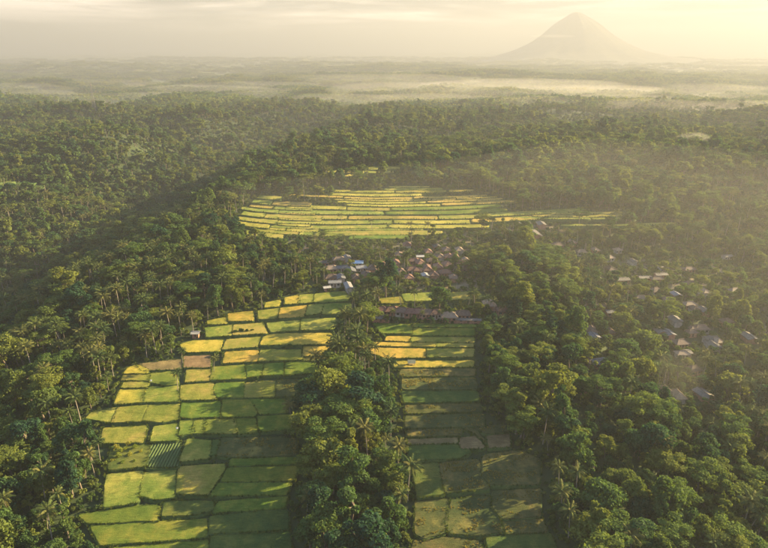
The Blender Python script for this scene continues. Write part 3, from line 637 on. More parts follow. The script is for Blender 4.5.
# ------------------------------------------------------------------ tree shapes
def unit(a): return a / (np.linalg.norm(a, axis=-1, keepdims=True) + 1e-9)
def leaf_faces(rg, lobes, n, size, up=0.25, jit=0.95, low=-0.55, asp=0.62):
    L = np.array(lobes); w = L[:, 3] * L[:, 4] + L[:, 3] * L[:, 5]; k = rg.choice(len(L), n, p=w / w.sum())
    d = unit(rg.normal(size=(n, 3))); d[:, 2] = np.where(d[:, 2] < low, -d[:, 2], d[:, 2])
    rf = 1 - 0.5 * rg.random(n) ** 1.8 + 0.28 * rg.random(n) ** 3
    P = L[k, :3] + d * L[k, 3:6] * rf[:, None]
    nrm = unit(d / L[k, 3:6] * L[k, 3:4] + rg.normal(size=(n, 3)) * jit + np.array([0, 0, up]))
    a = unit(np.cross(nrm, rg.normal(size=(n, 3)))); b = np.cross(nrm, a)
    s = size * rg.uniform(0.6, 1.35, n)[:, None]
    bend = nrm * s * 0.18
    V = np.stack([P - a * s, P - b * s * asp + bend, P + a * s, P + b * s * asp + bend], 1).reshape(-1, 3)
    return V, np.arange(4 * n).reshape(-1, 4)
def tree_meshes(name, seed, kind, n, size):
    """(trunk mesh, crown mesh) about 12 m tall, standing at the origin"""
    rg = np.random.default_rng(seed); lob = []; limbs = []
    if kind == 'round':
        Hc, Rr = 7.6, 4.2
        for k in range(34):
            d = unit(rg.normal(size=3)); d[2] = abs(d[2]) * 0.9 - 0.25; r = rg.uniform(0.7, 1.7)
            p = np.array([0, 0, Hc]) + d * np.array([Rr, Rr, 3.9]) * rg.uniform(0.55, 0.92); lob.append((*p, r, r, r * 0.75))
        lob.append((0, 0, Hc, 2.6, 2.6, 2.4)); trunk_h = 5
    elif kind == 'tall':
        for k in range(24):
            z = rg.uniform(4.2, 12.0); rr = 3.0 * math.sqrt(max(0.08, 1 - ((z - 7.2) / 5.2) ** 2)); an = rg.uniform(0, 6.28); r = rg.uniform(0.9, 1.6)
            lob.append((math.cos(an) * rr * 0.8, math.sin(an) * rr * 0.8, z, r, r, r * 0.85))
        lob.append((0, 0, 7.5, 1.6, 1.6, 3.2)); trunk_h = 6
    elif kind == 'uneven':
        for k in range(16):
            an = rg.uniform(0, 6.28); rr = rg.uniform(0.5, 4.4); z = 9.6 - 0.12 * rr ** 2 + rg.normal() * 1.2; r = rg.uniform(0.9, 2.1)
            lob.append((math.cos(an) * rr, math.sin(an) * rr, z, r, r, r * 0.6))
        for k in range(8):
            an = rg.uniform(0, 6.28); rr = rg.uniform(1.5, 3.6); r = rg.uniform(0.8, 1.4); lob.append((math.cos(an) * rr, math.sin(an) * rr, rg.uniform(4.5, 7), r, r, r * 0.6))
        trunk_h = 6
    elif kind == 'sparse':
        for k in range(15):
            an = rg.uniform(0, 6.28); z = rg.uniform(5.5, 12.5); rr = rg.uniform(0.6, 3.4) * (1.25 - z / 16); r = rg.uniform(0.55, 1.15)
            lob.append((math.cos(an) * rr, math.sin(an) * rr, z, r, r, r * 0.7))
        trunk_h = 6.5
    elif kind == 'layered':
        for k in range(22):
            z = rg.choice([4.6, 6.6, 8.5, 10.2, 11.6]) + rg.normal() * 0.25; rr = (4.6 - 0.32 * (z - 4)) * math.sqrt(rg.random()); an = rg.uniform(0, 6.28); r = rg.uniform(0.9, 1.6)
            lob.append((math.cos(an) * rr, math.sin(an) * rr, z, r * 1.2, r * 1.2, r * 0.42))
        trunk_h = 6
    elif kind == 'umbrella':
        for k in range(22):
            an = rg.uniform(0, 6.28); rr = 5.6 * math.sqrt(rg.random()); tier = rg.choice([0, 0, 1.5, -1.6]); z = 10.4 + tier - 0.05 * rr ** 2 + rg.normal() * 0.3; r = rg.uniform(1.1, 2.0)
            if tier < 0: rr *= 0.9
            lob.append((math.cos(an) * rr, math.sin(an) * rr, z, r * 1.15, r * 1.15, r * 0.30))
        trunk_h = 7
    elif kind == 'shrub':
        for k in range(7):
            an = rg.uniform(0, 6.28); rr = rg.uniform(0, 1.5); r = rg.uniform(0.6, 1.1); lob.append((math.cos(an) * rr, math.sin(an) * rr, rg.uniform(0.6, 1.7), r, r, r * 0.8))
        trunk_h = 0.5
    V, F = leaf_faces(rg, lob, n, size, up=0.5 if kind == 'umbrella' else 0.25)
    crown = mesh_np(name + '_crown', V, F)
    b = MB(); sway = rg.normal(size=2) * 0.4; r0 = 0.10 if kind == 'shrub' else 0.34
    b.tube([(0, 0, -1.2), (0, 0, 0.0), (sway[0] * 0.5, sway[1] * 0.5, trunk_h * 0.6), (sway[0], sway[1], trunk_h)], [r0 * 1.5, r0, r0 * 0.75, r0 * 0.55], 7)
    for L in lob[:: (4 if n < 900 else 2)]:
        mid = np.array([L[0] * 0.45 + sway[0] * 0.5, L[1] * 0.45 + sway[1] * 0.5, (trunk_h + L[2]) / 2 + 0.2])
        b.tube([(sway[0], sway[1], trunk_h * 0.92), tuple(mid), (L[0], L[1], L[2])], [r0 * 0.42, r0 * 0.26, r0 * 0.1], 5)
    tr = bpy.data.meshes.new(name + '_trunk'); tr.from_pydata(b.v, [], b.f); tr.update()
    return tr, crown
def frond_geo(rg, length, lift, droop, nl, w=0.75):
    """one feather frond along +X from the origin: a rib and separate drooping leaflets"""
    t = np.linspace(0, 1, nl + 2)
    ang = lift - droop * t ** 1.4; seg = length / (nl + 1)
    px = np.concatenate([[0], np.cumsum(np.cos(ang[:-1]) * seg)]); pz = np.concatenate([[0], np.cumsum(np.sin(ang[:-1]) * seg)])
    V = []; F = []
    for k in range(nl + 1):                                       # rib
        b = len(V); wd = 0.06 * (1 - t[k]) + 0.015
        V += [(px[k], -wd, pz[k]), (px[k+1], -wd, pz[k+1]), (px[k+1], wd, pz[k+1]), (px[k], wd, pz[k])]; F.append((b, b+1, b+2, b+3))
    for k in range(1, nl + 2):
        ll = w * math.sin(math.pi * min(0.97, 0.12 + 0.80 * t[k])) ** 0.6 * rg.uniform(0.85, 1.15) + 0.1
        for s in (-1, 1):
            b = len(V); hw = seg * 0.50
            fwd = 0.45; dz = -ll * rg.uniform(0.35, 0.75)
            V += [(px[k] - hw, 0, pz[k]), (px[k] + hw, 0, pz[k]), (px[k] + fwd * ll + hw * 0.3, s * ll * 0.8, pz[k] + dz), (px[k] + fwd * ll - hw * 0.7, s * ll * 0.8, pz[k] + dz)]
            F.append((b, b+1, b+2, b+3) if s < 0 else (b, b+3, b+2, b+1))
    return np.array(V), np.array(F)
def frond_layout(rg, n):
    out = []
    for k in range(n):
        az = k * 2.39996 + rg.normal() * 0.12; f = k / n
        out.append((az, 1.25 - 1.5 * f + rg.normal() * 0.1, 0.9 + 0.7 * f + rg.normal() * 0.15, rg.uniform(0.85, 1.1)))
    return out
def palm_meshes(name, seed, nfr, nl):
    rg = np.random.default_rng(seed); Hh = 13.0; lean = rg.normal(size=2) * 1.0
    top = np.array([lean[0], lean[1], Hh])
    b = MB(); ts = np.linspace(0, 1, 8)
    b.tube([(lean[0] * t ** 1.8, lean[1] * t ** 1.8, -1.0 + (Hh + 1.0) * t) for t in ts], [0.30, 0.21, 0.19, 0.175, 0.165, 0.155, 0.15, 0.17], 7)
    tr = bpy.data.meshes.new(name + '_trunk'); tr.from_pydata(b.v, [], b.f); tr.update()
    Vs, Fs = [], []; base = 0
    for (az, lift, droop, sc) in frond_layout(rg, nfr):
        V, F = frond_geo(rg, 4.1 * sc, lift, droop, nl); c, s = math.cos(az), math.sin(az)
        V = np.stack([V[:, 0] * c - V[:, 1] * s, V[:, 0] * s + V[:, 1] * c, V[:, 2]], 1) + top
        Vs.append(V); Fs.append(F + base); base += len(V)
    for k in range(7):                                            # nuts
        an = rg.uniform(0, 6.28); p = top + np.array([math.cos(an) * 0.32, math.sin(an) * 0.32, -0.35]); r = 0.17
        V = np.array([(r,0,0),(0,r,0),(-r,0,0),(0,-r,0),(0,0,r*1.2),(0,0,-r*1.2)]) + p
        Vs.append(V); Fs.append(np.array([(0,1,4,4),(1,2,4,4),(2,3,4,4),(3,0,4,4)])[:0] + base); base += 6
    return tr, mesh_np(name + '_crown', np.concatenate(Vs), np.concatenate(Fs)), top

KINDS = {}     # kind -> list of detailed (trunk, crown), list of light (trunk, crown)
def with_mat(pair, tm, cm):
    pair[0].materials.append(M[tm]); pair[1].materials.append(M[cm]); return pair
KINDS['broadleaf'] = ([with_mat(tree_meshes('broadleaf', 100 + k, ['round', 'tall', 'uneven', 'sparse', 'layered', 'round', 'uneven', 'tall', 'sparse'][k], 2700, 0.36), 'bark', 'leaf') for k in range(9)],
                      [with_mat(tree_meshes('broadleaf_far', 200 + k, ['round', 'tall', 'uneven', 'sparse', 'layered', 'round', 'uneven', 'tall', 'sparse'][k], 800, 0.72), 'bark', 'leaf') for k in range(9)])
KINDS['umbrella'] = ([with_mat(tree_meshes('umbrella', 300 + k, 'umbrella', 2700, 0.34), 'bark', 'leaf_feather') for k in range(3)],
                     [with_mat(tree_meshes('umbrella_far', 320 + k, 'umbrella', 800, 0.75), 'bark', 'leaf_feather') for k in range(3)])
KINDS['palm'] = ([with_mat(palm_meshes('palm', 400 + k, 24, 15)[:2], 'palm_bark', 'frond') for k in range(5)],
                 [with_mat(palm_meshes('palm_far', 420 + k, 18, 7)[:2], 'palm_bark', 'frond') for k in range(4)])
SHRUBS = [with_mat(tree_meshes('shrub', 500 + k, 'shrub', 260, 0.34), 'bark', 'shrub') for k in range(4)]

# ------------------------------------------------------------------ where the trees stand
def scatter(x0, x1, y0, y1, cell, rg):
    nx, ny = int((x1 - x0) / cell), int((y1 - y0) / cell)
    X, Y = np.meshgrid(x0 + (np.arange(nx) + 0.5) * cell, y0 + (np.arange(ny) + 0.5) * cell)
    X = X + rg.uniform(-0.48, 0.48, X.shape) * cell; Y = Y + rg.uniform(-0.48, 0.48, Y.shape) * cell
    return X.ravel(), Y.ravel()
def in_view(x, y, z, h, mu=60, mb=30):
    ub, vb, f = project(np.stack([x, y, z], 1)); ut, vt, _ = project(np.stack([x, y, z + h], 1))
    return (y > 60) & (ub > -mu) & (ub < 768 + mu) & (vt < 548 + mb) & (vb > 40)
hs = np.array(HOUSES)
def clear_of_houses(x, y, h, r_):
    ok = np.ones(len(x), bool)
    for (hx, hy, hr) in hs:
        d = np.hypot(hx, hy); ex, ey = -hx / d, -hy / d
        s_ = (x - hx) * ex + (y - hy) * ey; p_ = np.abs((x - hx) * ey - (y - hy) * ex)
        tan = (CAM[2]) / d
        reach = hr + np.maximum(0, h - 2.0) / max(tan, 0.08)
        reach = np.minimum(reach, 26)
        ok &= ~((s_ > -(hr + r_ * 0.7)) & (s_ < reach) & (p_ < hr * 0.75 + r_ * 0.7))
    return ok
rt = np.random.default_rng(77)
ax, ay = [], []
for (y0, y1, cell) in ((85, 420, 5.6), (420, 800, 6.3), (800, 1250, 7.6), (1250, 1680, 9.0)):
    a_, b_ = scatter(-0.72 * (y1 + 80) - 90, 0.72 * (y1 + 80) + 90, y0, y1, cell, rt); ax.append(a_); ay.append(b_)
tx, ty = np.concatenate(ax), np.concatenate(ay)
tz = terrain(tx, ty)
nb = fbm(tx / 45, ty / 45, 61, 3)
kind = np.zeros(len(tx), int)                                      # 0 broadleaf, 1 palm, 2 umbrella, 3 shrub
rv = rt.random(len(tx))
p_palm = np.clip(0.13 + 0.45 * nb + 0.12 * ((tx < -60) & (ty < 700)), 0.03, 0.5)
p_palm = np.where((tx > 40) & (ty < 400), p_palm * 0.75, p_palm); p_palm = np.where((tx > -60) & (tx < 25) & (ty < 300), p_palm * 0.35, p_palm)
strip_top = (tx > -45) & (tx < 16) & (ty > 235) & (ty < 350)
p_palm = np.where(strip_top, 0.6, p_palm)
kind[rv < p_palm] = 1
kind[(rv > 0.93)] = 2
kind[(rv > 0.82) & (rv <= 0.93)] = 3
big0 = (kind == 0) | (kind == 2)
scl = np.where(kind == 1, rt.uniform(0.55, 1.15, len(tx)), np.where(kind == 2, rt.uniform(0.8, 1.35, len(tx)), np.where(kind == 3, rt.uniform(0.8, 1.6, len(tx)), rt.lognormal(-0.3, 0.36, len(tx)) * (1 + 0.5 * fbm(tx / 70, ty / 70, 67, 2)))))
scl = scl * np.where(big0 & (ty < 240) & (tx > -60) & (tx < 20), 1.15, 1.0)
scl = np.where(strip_top & (kind == 0), scl * 0.68, np.where(strip_top & (kind == 1), scl * 1.15, scl))
scl = np.clip(scl, 0.42, 1.9)
yard_t = np.zeros(len(tx))
for (cx, cyy, rx, ry) in YARDS: yard_t = np.maximum(yard_t, 1 - smooth(0.7, 1.1, np.hypot((tx - cx) / rx, (ty - cyy) / ry)))
scl = scl * (1 - 0.35 * yard_t)
keep = (rt.random(len(tx)) > 0.45 * yard_t) & ~(strip_top & (rt.random(len(tx)) < 0.12))
rad = np.where(kind == 1, 1.2, np.where(kind == 3, 1.5, 4.0 * scl)); hgt = np.where(kind == 1, 14.0, np.where(kind == 3, 2.4, 12.0)) * scl
keep &= ~in_mask(mask_2, tx, ty); 
big = (kind == 0) | (kind == 2)
keep &= ~(big & in_mask(mask_4, tx, ty))
# no tall trees straight in front of the fields that the photograph shows open
keep &= clear_of_houses(tx, ty, hgt, np.minimum(rad, 4) * 0.7) | ((rt.random(len(tx)) < 0.38) & (hgt < 10))
# glades and small clearings of the far forest
glade = fbm(tx / 130, ty / 60, 91, 3)
keep &= ~((ty > 760) & (glade > 0.56) & (rt.random(len(tx)) < 0.55))
keep &= in_view(tx, ty, tz, hgt)
# sight lines onto the fields: drop big trees whose crowns would cover plots the photograph shows
blk = np.zeros(len(tx), bool)
fyz = ty + hgt * 0.8 * np.maximum(ty, 1) / np.maximum(CAM[2] - tz - hgt * 0.8, 30)
fxz = tx * fyz / np.maximum(ty, 1)
blk |= in_mask(field_mask, fxz, fyz)
keep &= ~(blk & (hgt > 6) & (rt.random(len(tx)) < np.where(kind == 1, 0.55, 0.9)))
tx, ty, tz, kind, scl, hgt = tx[keep], ty[keep], tz[keep], kind[keep], scl[keep], hgt[keep]
# trees that can be read off one by one: (kind, u, v of the foot, scale)
SPOT = [(0,386,323,0.45),(0,398,324,0.4),(3,406,323,1.2),(0,414,324,0.42),(0,431,325,0.45),(1,422,323,0.5),(0,445,326,0.4),(0,378,318,0.6),(1,393,322,0.55),(1,440,322,0.55),(1,178,391,0.75),(1,183,364,0.62),(1,214,372,0.62),(1,262,309,0.72),(1,147,358,0.95),(1,208,320,0.7),(1,292,428,0.85),(1,346,332,0.9),(1,352,318,1.0),(1,362,322,0.9),(1,349,350,0.9),(1,356,338,1.05),(1,367,306,0.9),(1,370,318,0.8),(1,343,366,0.85),
        (0,386,297,1.9),(2,379,301,1.4),(0,372,296,1.1),(1,428,236,0.8),(1,342,225,0.7),(1,372,231,0.7),(1,412,236,0.8),(1,475,311,0.7),(1,484,313,0.8),(1,494,315,0.7),(1,468,308,0.65),(1,500,320,0.7),
        (0,365,121,2.2),(0,705,118,2.0),(0,440,124,1.6),(0,205,117,1.7),(0,362,122,1.8),(2,600,585,1.3),(2,612,560,1.25),(0,592,548,1.3),(2,545,268,1.3),(2,566,289,1.35),(2,505,285,1.4),(0,516,432,1.25),(0,500,400,1.2),(0,496,372,1.1),(2,520,440,1.2),(1,538,430,0.95),(1,560,520,0.95),(1,575,500,0.9),(1,568,540,0.9),(1,745,540,1.0),(1,722,470,0.9)]
sx_, sy_, sz_, sk_, ss_ = [], [], [], [], []
for (k, u, v, s_) in SPOT:
    q = tg(u, v); sx_.append(q[0]); sy_.append(q[1]); sz_.append(q[2]); sk_.append(k); ss_.append(s_)
n_spot = len(SPOT)
tx = np.concatenate([sx_, tx]); ty = np.concatenate([sy_, ty]); tz = np.concatenate([sz_, tz]) - 0.3; kind = np.concatenate([sk_, kind]).astype(int); scl = np.concatenate([ss_, scl])
hgt = np.where(kind == 1, 14.0, np.where(kind == 3, 2.4, 12.0)) * scl
rot = rt.uniform(0, 6.283, len(tx)); var = rt.integers(0, 60, len(tx))

# ------------------------------------------------------------------ single trees: the largest in view of each kind; the rest as massed forest
u_, v_, f_ = project(np.stack([tx, ty, tz + hgt * 0.75], 1))
seen = (u_ > 4) & (u_ < 764) & (v_ > 4) & (v_ < 540)
app = hgt / f_ * np.where(seen, 1, 0)
app[:n_spot] *= np.where(np.array([s[2] for s in SPOT]) > 120, 3.0, 8.0)
single = np.zeros(len(tx), bool)
for k, lim in ((0, 300), (1, 300), (2, 200)):
    idx = np.where(kind == k)[0]; o_ = idx[np.argsort(-app[idx])][:lim]; single[o_[app[o_] > 0]] = True
def place_words(x, y):
    u, v, _ = project(np.array([[x, y, float(terrain(x, y))]])); u, v = u[0], v[0]
    if y > 1000: return 'on the far forest rim'
    if y > 690: return 'in the woods behind the golden terrace'
    if x < -60 and y < 350 and (u < 130 or x < -100): return 'on the gorge slope below the broad terrace'
    if x < -100: return 'in the gorge forest'
    if y > 470: return 'beside the golden terrace'
    if y > 372: return 'around the village' if x < 120 else 'in the misty valley hamlet'
    if y > 325: return 'near the front row of houses' if x < 65 else 'above the misty valley'
    if x < -60: return 'along the rim of the broad terrace'
    if u < 300 and v < 430: return 'standing in the broad terrace'
    if x < 14: return 'in the tree strip between the two fields'
    if x < 45: return 'at the corner of the strip field'
    if x < 80: return 'along the strip field by the misty valley'
    return 'on the misty valley side'
CROWNWORD = {0: [{'round': 'rounded', 'tall': 'tall', 'uneven': 'loose-crowned', 'sparse': 'thin', 'layered': 'tiered'}[w] + ' broadleaf tree' for w in ('round', 'tall', 'uneven', 'sparse', 'layered', 'round', 'uneven', 'tall', 'sparse')], 1: ['coconut palm'], 2: ['flat-topped umbrella tree']}
NAMES = {0: 'broadleaf_tree', 1: 'coconut_palm', 2: 'umbrella_tree'}
CATS = {0: 'tree', 1: 'palm tree', 2: 'tree'}; GROUPS = {0: 'broadleaf trees of the terraces and gorge', 1: 'coconut palms round the fields', 2: 'flat-topped umbrella trees above the canopy'}
KN = {0: 'broadleaf', 1: 'palm', 2: 'umbrella'}
idx_single = np.where(single)[0]
buckets = {}
for i in idx_single:
    prot = KINDS[KN[kind[i]]][0]; w = CROWNWORD[kind[i]][var[i] % len(prot)] if kind[i] == 0 else CROWNWORD[kind[i]][0]
    buckets.setdefault((w, place_words(tx[i], ty[i])), []).append(i)
label_of = {}
for (w, pl), ids in buckets.items():
    ids = sorted(ids, key=lambda i: tx[i] if ('terrace' in pl and 'slope' not in pl) or 'rim' in pl else ty[i])
    side = 'from the gorge side' if ('terrace' in pl and 'slope' not in pl) or 'rim' in pl else 'from the photo bottom'
    for k, i in enumerate(ids): label_of[i] = f"{w} {pl}" + ('' if len(ids) == 1 else f", {ordinal(k)} {side}")
near_palms = set(int(i) for i in sorted([i for i in idx_single if kind[i] == 1], key=lambda i: f_[i])[:14])
frond_protos = []
rgf = np.random.default_rng(900)
for k in range(6):
    V, F = frond_geo(rgf, 4.1, 1.2 - 0.28 * k, 0.95 + 0.12 * k, 15); me = mesh_np('frond', V, F); me.materials.append(M['frond']); frond_protos.append(me)
for i in idx_single:
    k = int(kind[i]); tr, cr = KINDS[KN[k]][0][var[i] % len(KINDS[KN[k]][0])]
    e = empty(NAMES[k], (tx[i], ty[i], tz[i]), rot[i], scl[i]); tag(e, label_of[i], CATS[k], GROUPS[k])
    if k == 0: e.scale = (scl[i] * rt.uniform(0.9, 1.15), scl[i] * rt.uniform(0.9, 1.15), scl[i] * rt.uniform(0.85, 1.15))
    link('trunk', tr, e)
    if i in near_palms:
        zc = np.array([v.co for v in tr.vertices][-7:]).mean(0)
        for (n_, (az, lift, droop, s_)) in enumerate(frond_layout(rgf, 24)):
            fo = link('frond', frond_protos[min(5, n_ // 4)], e); fo.location = zc; fo.rotation_euler = (rgf.normal() * 0.1, rgf.normal() * 0.1, az); fo.scale = (s_,) * 3
    else:
        link('crown', cr, e)

# massed trees: points carrying instances
def gn_instances(name, label, protos, P, rz, sc, pick):
    me = bpy.data.meshes.new(name); me.vertices.add(len(P)); me.vertices.foreach_set('co', np.asarray(P, np.float32).ravel())
    for an, typ, vals in (('rz', 'FLOAT', rz), ('sc', 'FLOAT', sc)):
        a = me.attributes.new(an, typ, 'POINT'); a.data.foreach_set('value', np.asarray(vals, np.float32))
    a = me.attributes.new('pick', 'INT', 'POINT'); a.data.foreach_set('value', np.asarray(pick, np.int32))
    o = link(name, me); tag(o, label, kind='stuff')
    c = bpy.data.collections.new(name + '_shapes')
    for k, pm in enumerate(protos):
        po = bpy.data.objects.new(f"{name}_shape_{k:02d}", pm); c.objects.link(po)
    ng = bpy.data.node_groups.new(name, 'GeometryNodeTree')
    ng.interface.new_socket('Geometry', in_out='INPUT', socket_type='NodeSocketGeometry'); ng.interface.new_socket('Geometry', in_out='OUTPUT', socket_type='NodeSocketGeometry')
    gi, go = ng.nodes.new('NodeGroupInput'), ng.nodes.new('NodeGroupOutput')
    ci = ng.nodes.new('GeometryNodeCollectionInfo'); ci.inputs['Collection'].default_value = c; ci.inputs['Separate Children'].default_value = True; ci.inputs['Reset Children'].default_value = True
    ip = ng.nodes.new('GeometryNodeInstanceOnPoints'); ip.inputs['Pick Instance'].default_value = True
    def att(n_, t_):
        a_ = ng.nodes.new('GeometryNodeInputNamedAttribute'); a_.data_type = t_; a_.inputs['Name'].default_value = n_; return a_.outputs['Attribute']
    cx = ng.nodes.new('ShaderNodeCombineXYZ'); ng.links.new(att('rz', 'FLOAT'), cx.inputs['Z'])
    ng.links.new(gi.outputs[0], ip.inputs['Points']); ng.links.new(ci.outputs[0], ip.inputs['Instance']); ng.links.new(att('pick', 'INT'), ip.inputs['Instance Index'])
    ng.links.new(cx.outputs[0], ip.inputs['Rotation']); ng.links.new(att('sc', 'FLOAT'), ip.inputs['Scale']); ng.links.new(ip.outputs[0], go.inputs[0])
    md = o.modifiers.new('scatter', 'NODES'); md.node_group = ng
    return o
def joined(pair):
    """trunk and crown as one shape for the massed forest"""
    tr, cr = pair; out = bpy.data.meshes.new(cr.name + '_whole')
    import bmesh
    bm = bmesh.new(); bm.from_mesh(tr); nf = len(bm.faces); bm.from_mesh(cr); bm.faces.ensure_lookup_table()
    for k in range(nf, len(bm.faces)): bm.faces[k].material_index = 1
    bm.to_mesh(out); bm.free(); out.materials.append(tr.materials[0]); out.materials.append(cr.materials[0]); return out
near_lim = 330.0
for k, nm, lab in ((0, 'forest', 'dense broadleaf forest filling the gorge and the country beyond'), (1, 'palm_grove', 'massed coconut palms standing through the distant forest'), (2, 'umbrella_canopy', 'flat-topped trees scattered through the distant canopy')):
    dn, fr = [joined(p) for p in KINDS[KN[k]][0]], [joined(p) for p in KINDS[KN[k]][1]]
    sel = np.where((kind == k) & ~single)[0]
    pick = np.where(f_[sel] < near_lim * 1.5, var[sel] % len(dn), len(dn) + var[sel] % len(fr))
    gn_instances(nm, lab, dn + fr, np.stack([tx, ty, tz], 1)[sel], rot[sel], scl[sel], pick)
# undergrowth: shrubs under and between the trees
ux, uy = scatter(-520, 560, 85, 700, 3.8, rt)
ok = ~in_mask(dilate(field_mask, 1), ux, uy) & clear_of_houses(ux, uy, np.full(len(ux), 2.0), 1.0) & (rt.random(len(ux)) < 0.75)
uz = terrain(ux, uy); ok &= in_view(ux, uy, uz, 2.0)
ux, uy, uz = ux[ok], uy[ok], uz[ok]
mx_, my_ = scatter(-160, 260, 110, 720, 2.3, rt); okm = in_mask(dilate(field_mask, 4), mx_, my_) & ~in_mask(dilate(field_mask, 1), mx_, my_) & (rt.random(len(mx_)) < 0.7)
big_gap = okm
ux = np.concatenate([ux, mx_[big_gap]]); uy = np.concatenate([uy, my_[big_gap]]); uz = np.concatenate([uz, terrain(mx_[big_gap], my_[big_gap]) - 0.6])
sh = np.where(kind == 3)[0]
px_ = np.concatenate([ux, tx[sh]]); py_ = np.concatenate([uy, ty[sh]]); pz_ = np.concatenate([uz, tz[sh]])
gn_instances('undergrowth', 'leafy undergrowth of shrubs beneath the trees', [joined(p) for p in SHRUBS], np.stack([px_, py_, pz_ - 0.2], 1), rt.uniform(0, 6.28, len(px_)), np.where(in_mask(dilate(field_mask, 4), px_, py_), rt.uniform(0.35, 0.9, len(px_)), rt.uniform(0.7, 1.7, len(px_))), rt.integers(0, 4, len(px_)))
# weeds on the fields: small bushes one can count
for n_, (u, v, s_, lab) in enumerate([(236,333,0.75,'first'),(241,332,0.8,'second'),(247,332,0.7,'third'),(252,331,0.55,'fourth')]):
    q = pg(u, v); e = empty('shrub', q, n_ * 1.3, s_); tag(e, f'small yellow-green shrub in the row across the upper terrace, {lab} from the gorge side', 'shrub', 'shrubs in the upper terrace row')
    link('trunk', SHRUBS[n_][0], e); link('crown', SHRUBS[n_][1], e)
weed_shapes = []
for k in range(3):
    p_ = tree_meshes('weed', 560 + k, 'shrub', 220, 0.3); with_mat(p_, 'bark', 'weed'); weed_shapes.append(p_)
for n_, (u, v, s_) in enumerate([(116,449,0.8),(121,452,0.7),(118,458,0.75),(126,450,0.55),(130,456,0.6),(136,448,0.7),(134,462,0.5),(141,452,0.5),(122,464,0.55),(113,462,0.6),(128,445,0.6)]):
    q = pg(u, v); e = empty('weed_clump', q, n_ * 0.9, s_); tag(e, f'yellow-green weed clump beside the dark vegetable beds, {ordinal(n_)} of the overgrown plot', 'weed', 'weed clumps on the overgrown plot')
    link('stem', weed_shapes[n_ % 3][0], e); link('crown', weed_shapes[n_ % 3][1], e)
# grass tufts along the bunds
tuft = []
for k in range(4):
    rg = np.random.default_rng(800 + k); n = 26
    az = rg.uniform(0, 6.283, n); r0 = rg.uniform(0, 0.28, n); ln = rg.uniform(0.35, 0.75, n); tl = rg.uniform(0.1, 0.9, n)
    b0 = np.stack([np.cos(az * 3) * r0, np.sin(az * 3) * r0, np.full(n, -0.1)], 1); dr = np.stack([np.cos(az) * np.sin(tl), np.sin(az) * np.sin(tl), np.cos(tl)], 1); sd = np.stack([-np.sin(az), np.cos(az), np.zeros(n)], 1) * 0.06
    V = np.stack([b0 - sd, b0 + sd, b0 + dr * ln[:, None] + sd * 0.5, b0 + dr * ln[:, None] - sd * 0.5], 1).reshape(-1, 3)
    me = mesh_np('tuft', V, np.arange(4 * n).reshape(-1, 4)); me.materials.append(M['shrub']); tuft.append(me)
rg = np.random.default_rng(810); tp = []
for P in all_plots:
    Q = grow(P, 0.12); per = np.linalg.norm(Q - np.roll(Q, 1, 0), axis=1).sum(); zc = float(ridge(P[:, 1].mean()))
    step = 0.75 if P[:, 1].mean() < 360 else 2.2
    for q in resample(Q, max(6, int(per / step))):
        if vnoise(q[0] / 6, q[1] / 6, 15) + rg.random() * 0.7 > 0.12: tp.append((q[0] + rg.normal() * 0.14, q[1] + rg.normal() * 0.14, zc + 0.05))
tp = np.array(tp)
gn_instances('bund_grass', 'rough grass growing along the paddy bunds', tuft, tp, rg.uniform(0, 6.28, len(tp)), rg.uniform(0.5, 1.5, len(tp)) * np.where(tp[:, 1] > 360, 1.5, 1.0), rg.integers(0, 4, len(tp)))
# weeds and lodged straw on the fallow plots
wp = []
for P, mt in zip(all_plots, plot_mats):
    if mt != F_: continue
    lo, hi = P.min(0), P.max(0); n = int((hi[0] - lo[0]) * (hi[1] - lo[1]) * 2.4)
    x = rg.uniform(lo[0], hi[0], n); y = rg.uniform(lo[1], hi[1], n)
    ok = inside(grow(P, -0.8), x, y) & (fbm(x / 5 + y / 9, y / 3.2 - x / 8, 19, 3) > 0.04); wp.append(np.stack([x[ok], y[ok], np.full(ok.sum(), float(ridge(P[:, 1].mean())) + 0.34)], 1))
wp = np.concatenate(wp)
wt = [t_.copy() for t_ in tuft]
for t_ in wt: t_.materials.clear(); t_.materials.append(M['straw_weed'])
gn_instances('fallow_weeds', 'straw-coloured weeds on the fallow plots of the strip field', wt, wp, rg.uniform(0, 6.28, len(wp)), rg.uniform(0.35, 0.95, len(wp)), rg.integers(0, 4, len(wp)))
# distant groves on the plain
groves = []
for k in range(5):
    rg = np.random.default_rng(700 + k)
    lob = [(rg.normal() * 13, rg.normal() * 13, rg.uniform(3, 7), rg.uniform(3, 6), rg.uniform(3, 6), rg.uniform(3, 6)) for _ in range(18)]
    V, F = leaf_faces(rg, lob, 520, 1.9); me = mesh_np('grove', V, F); me.materials.append(M['leaf']); groves.append(me)
rg = np.random.default_rng(44)
gx_, gy_ = [], []
for (y0, y1, c_) in ((1540, 2900, 21), (2900, 5000, 36), (5000, 9000, 66)):
    a_, b_ = scatter(-0.72 * y1, 0.72 * y1, y0, y1, c_, rg); gx_.append(a_); gy_.append(b_)
gx_, gy_ = np.concatenate(gx_), np.concatenate(gy_); gz_ = terrain(gx_, gy_)
ok = (fbm(gx_ / 420, gy_ / 190, 81, 3) + 0.012 * (gz_ + 40) * 0.6 > -0.30) & in_view(gx_, gy_, gz_, 10)
gn_instances('distant_groves', 'hazy dark groves across the far plain', groves, np.stack([gx_, gy_, gz_ - 1], 1)[ok], rg.uniform(0, 6.28, ok.sum()), rg.uniform(0.7, 1.5, ok.sum()), rg.integers(0, 5, ok.sum()))

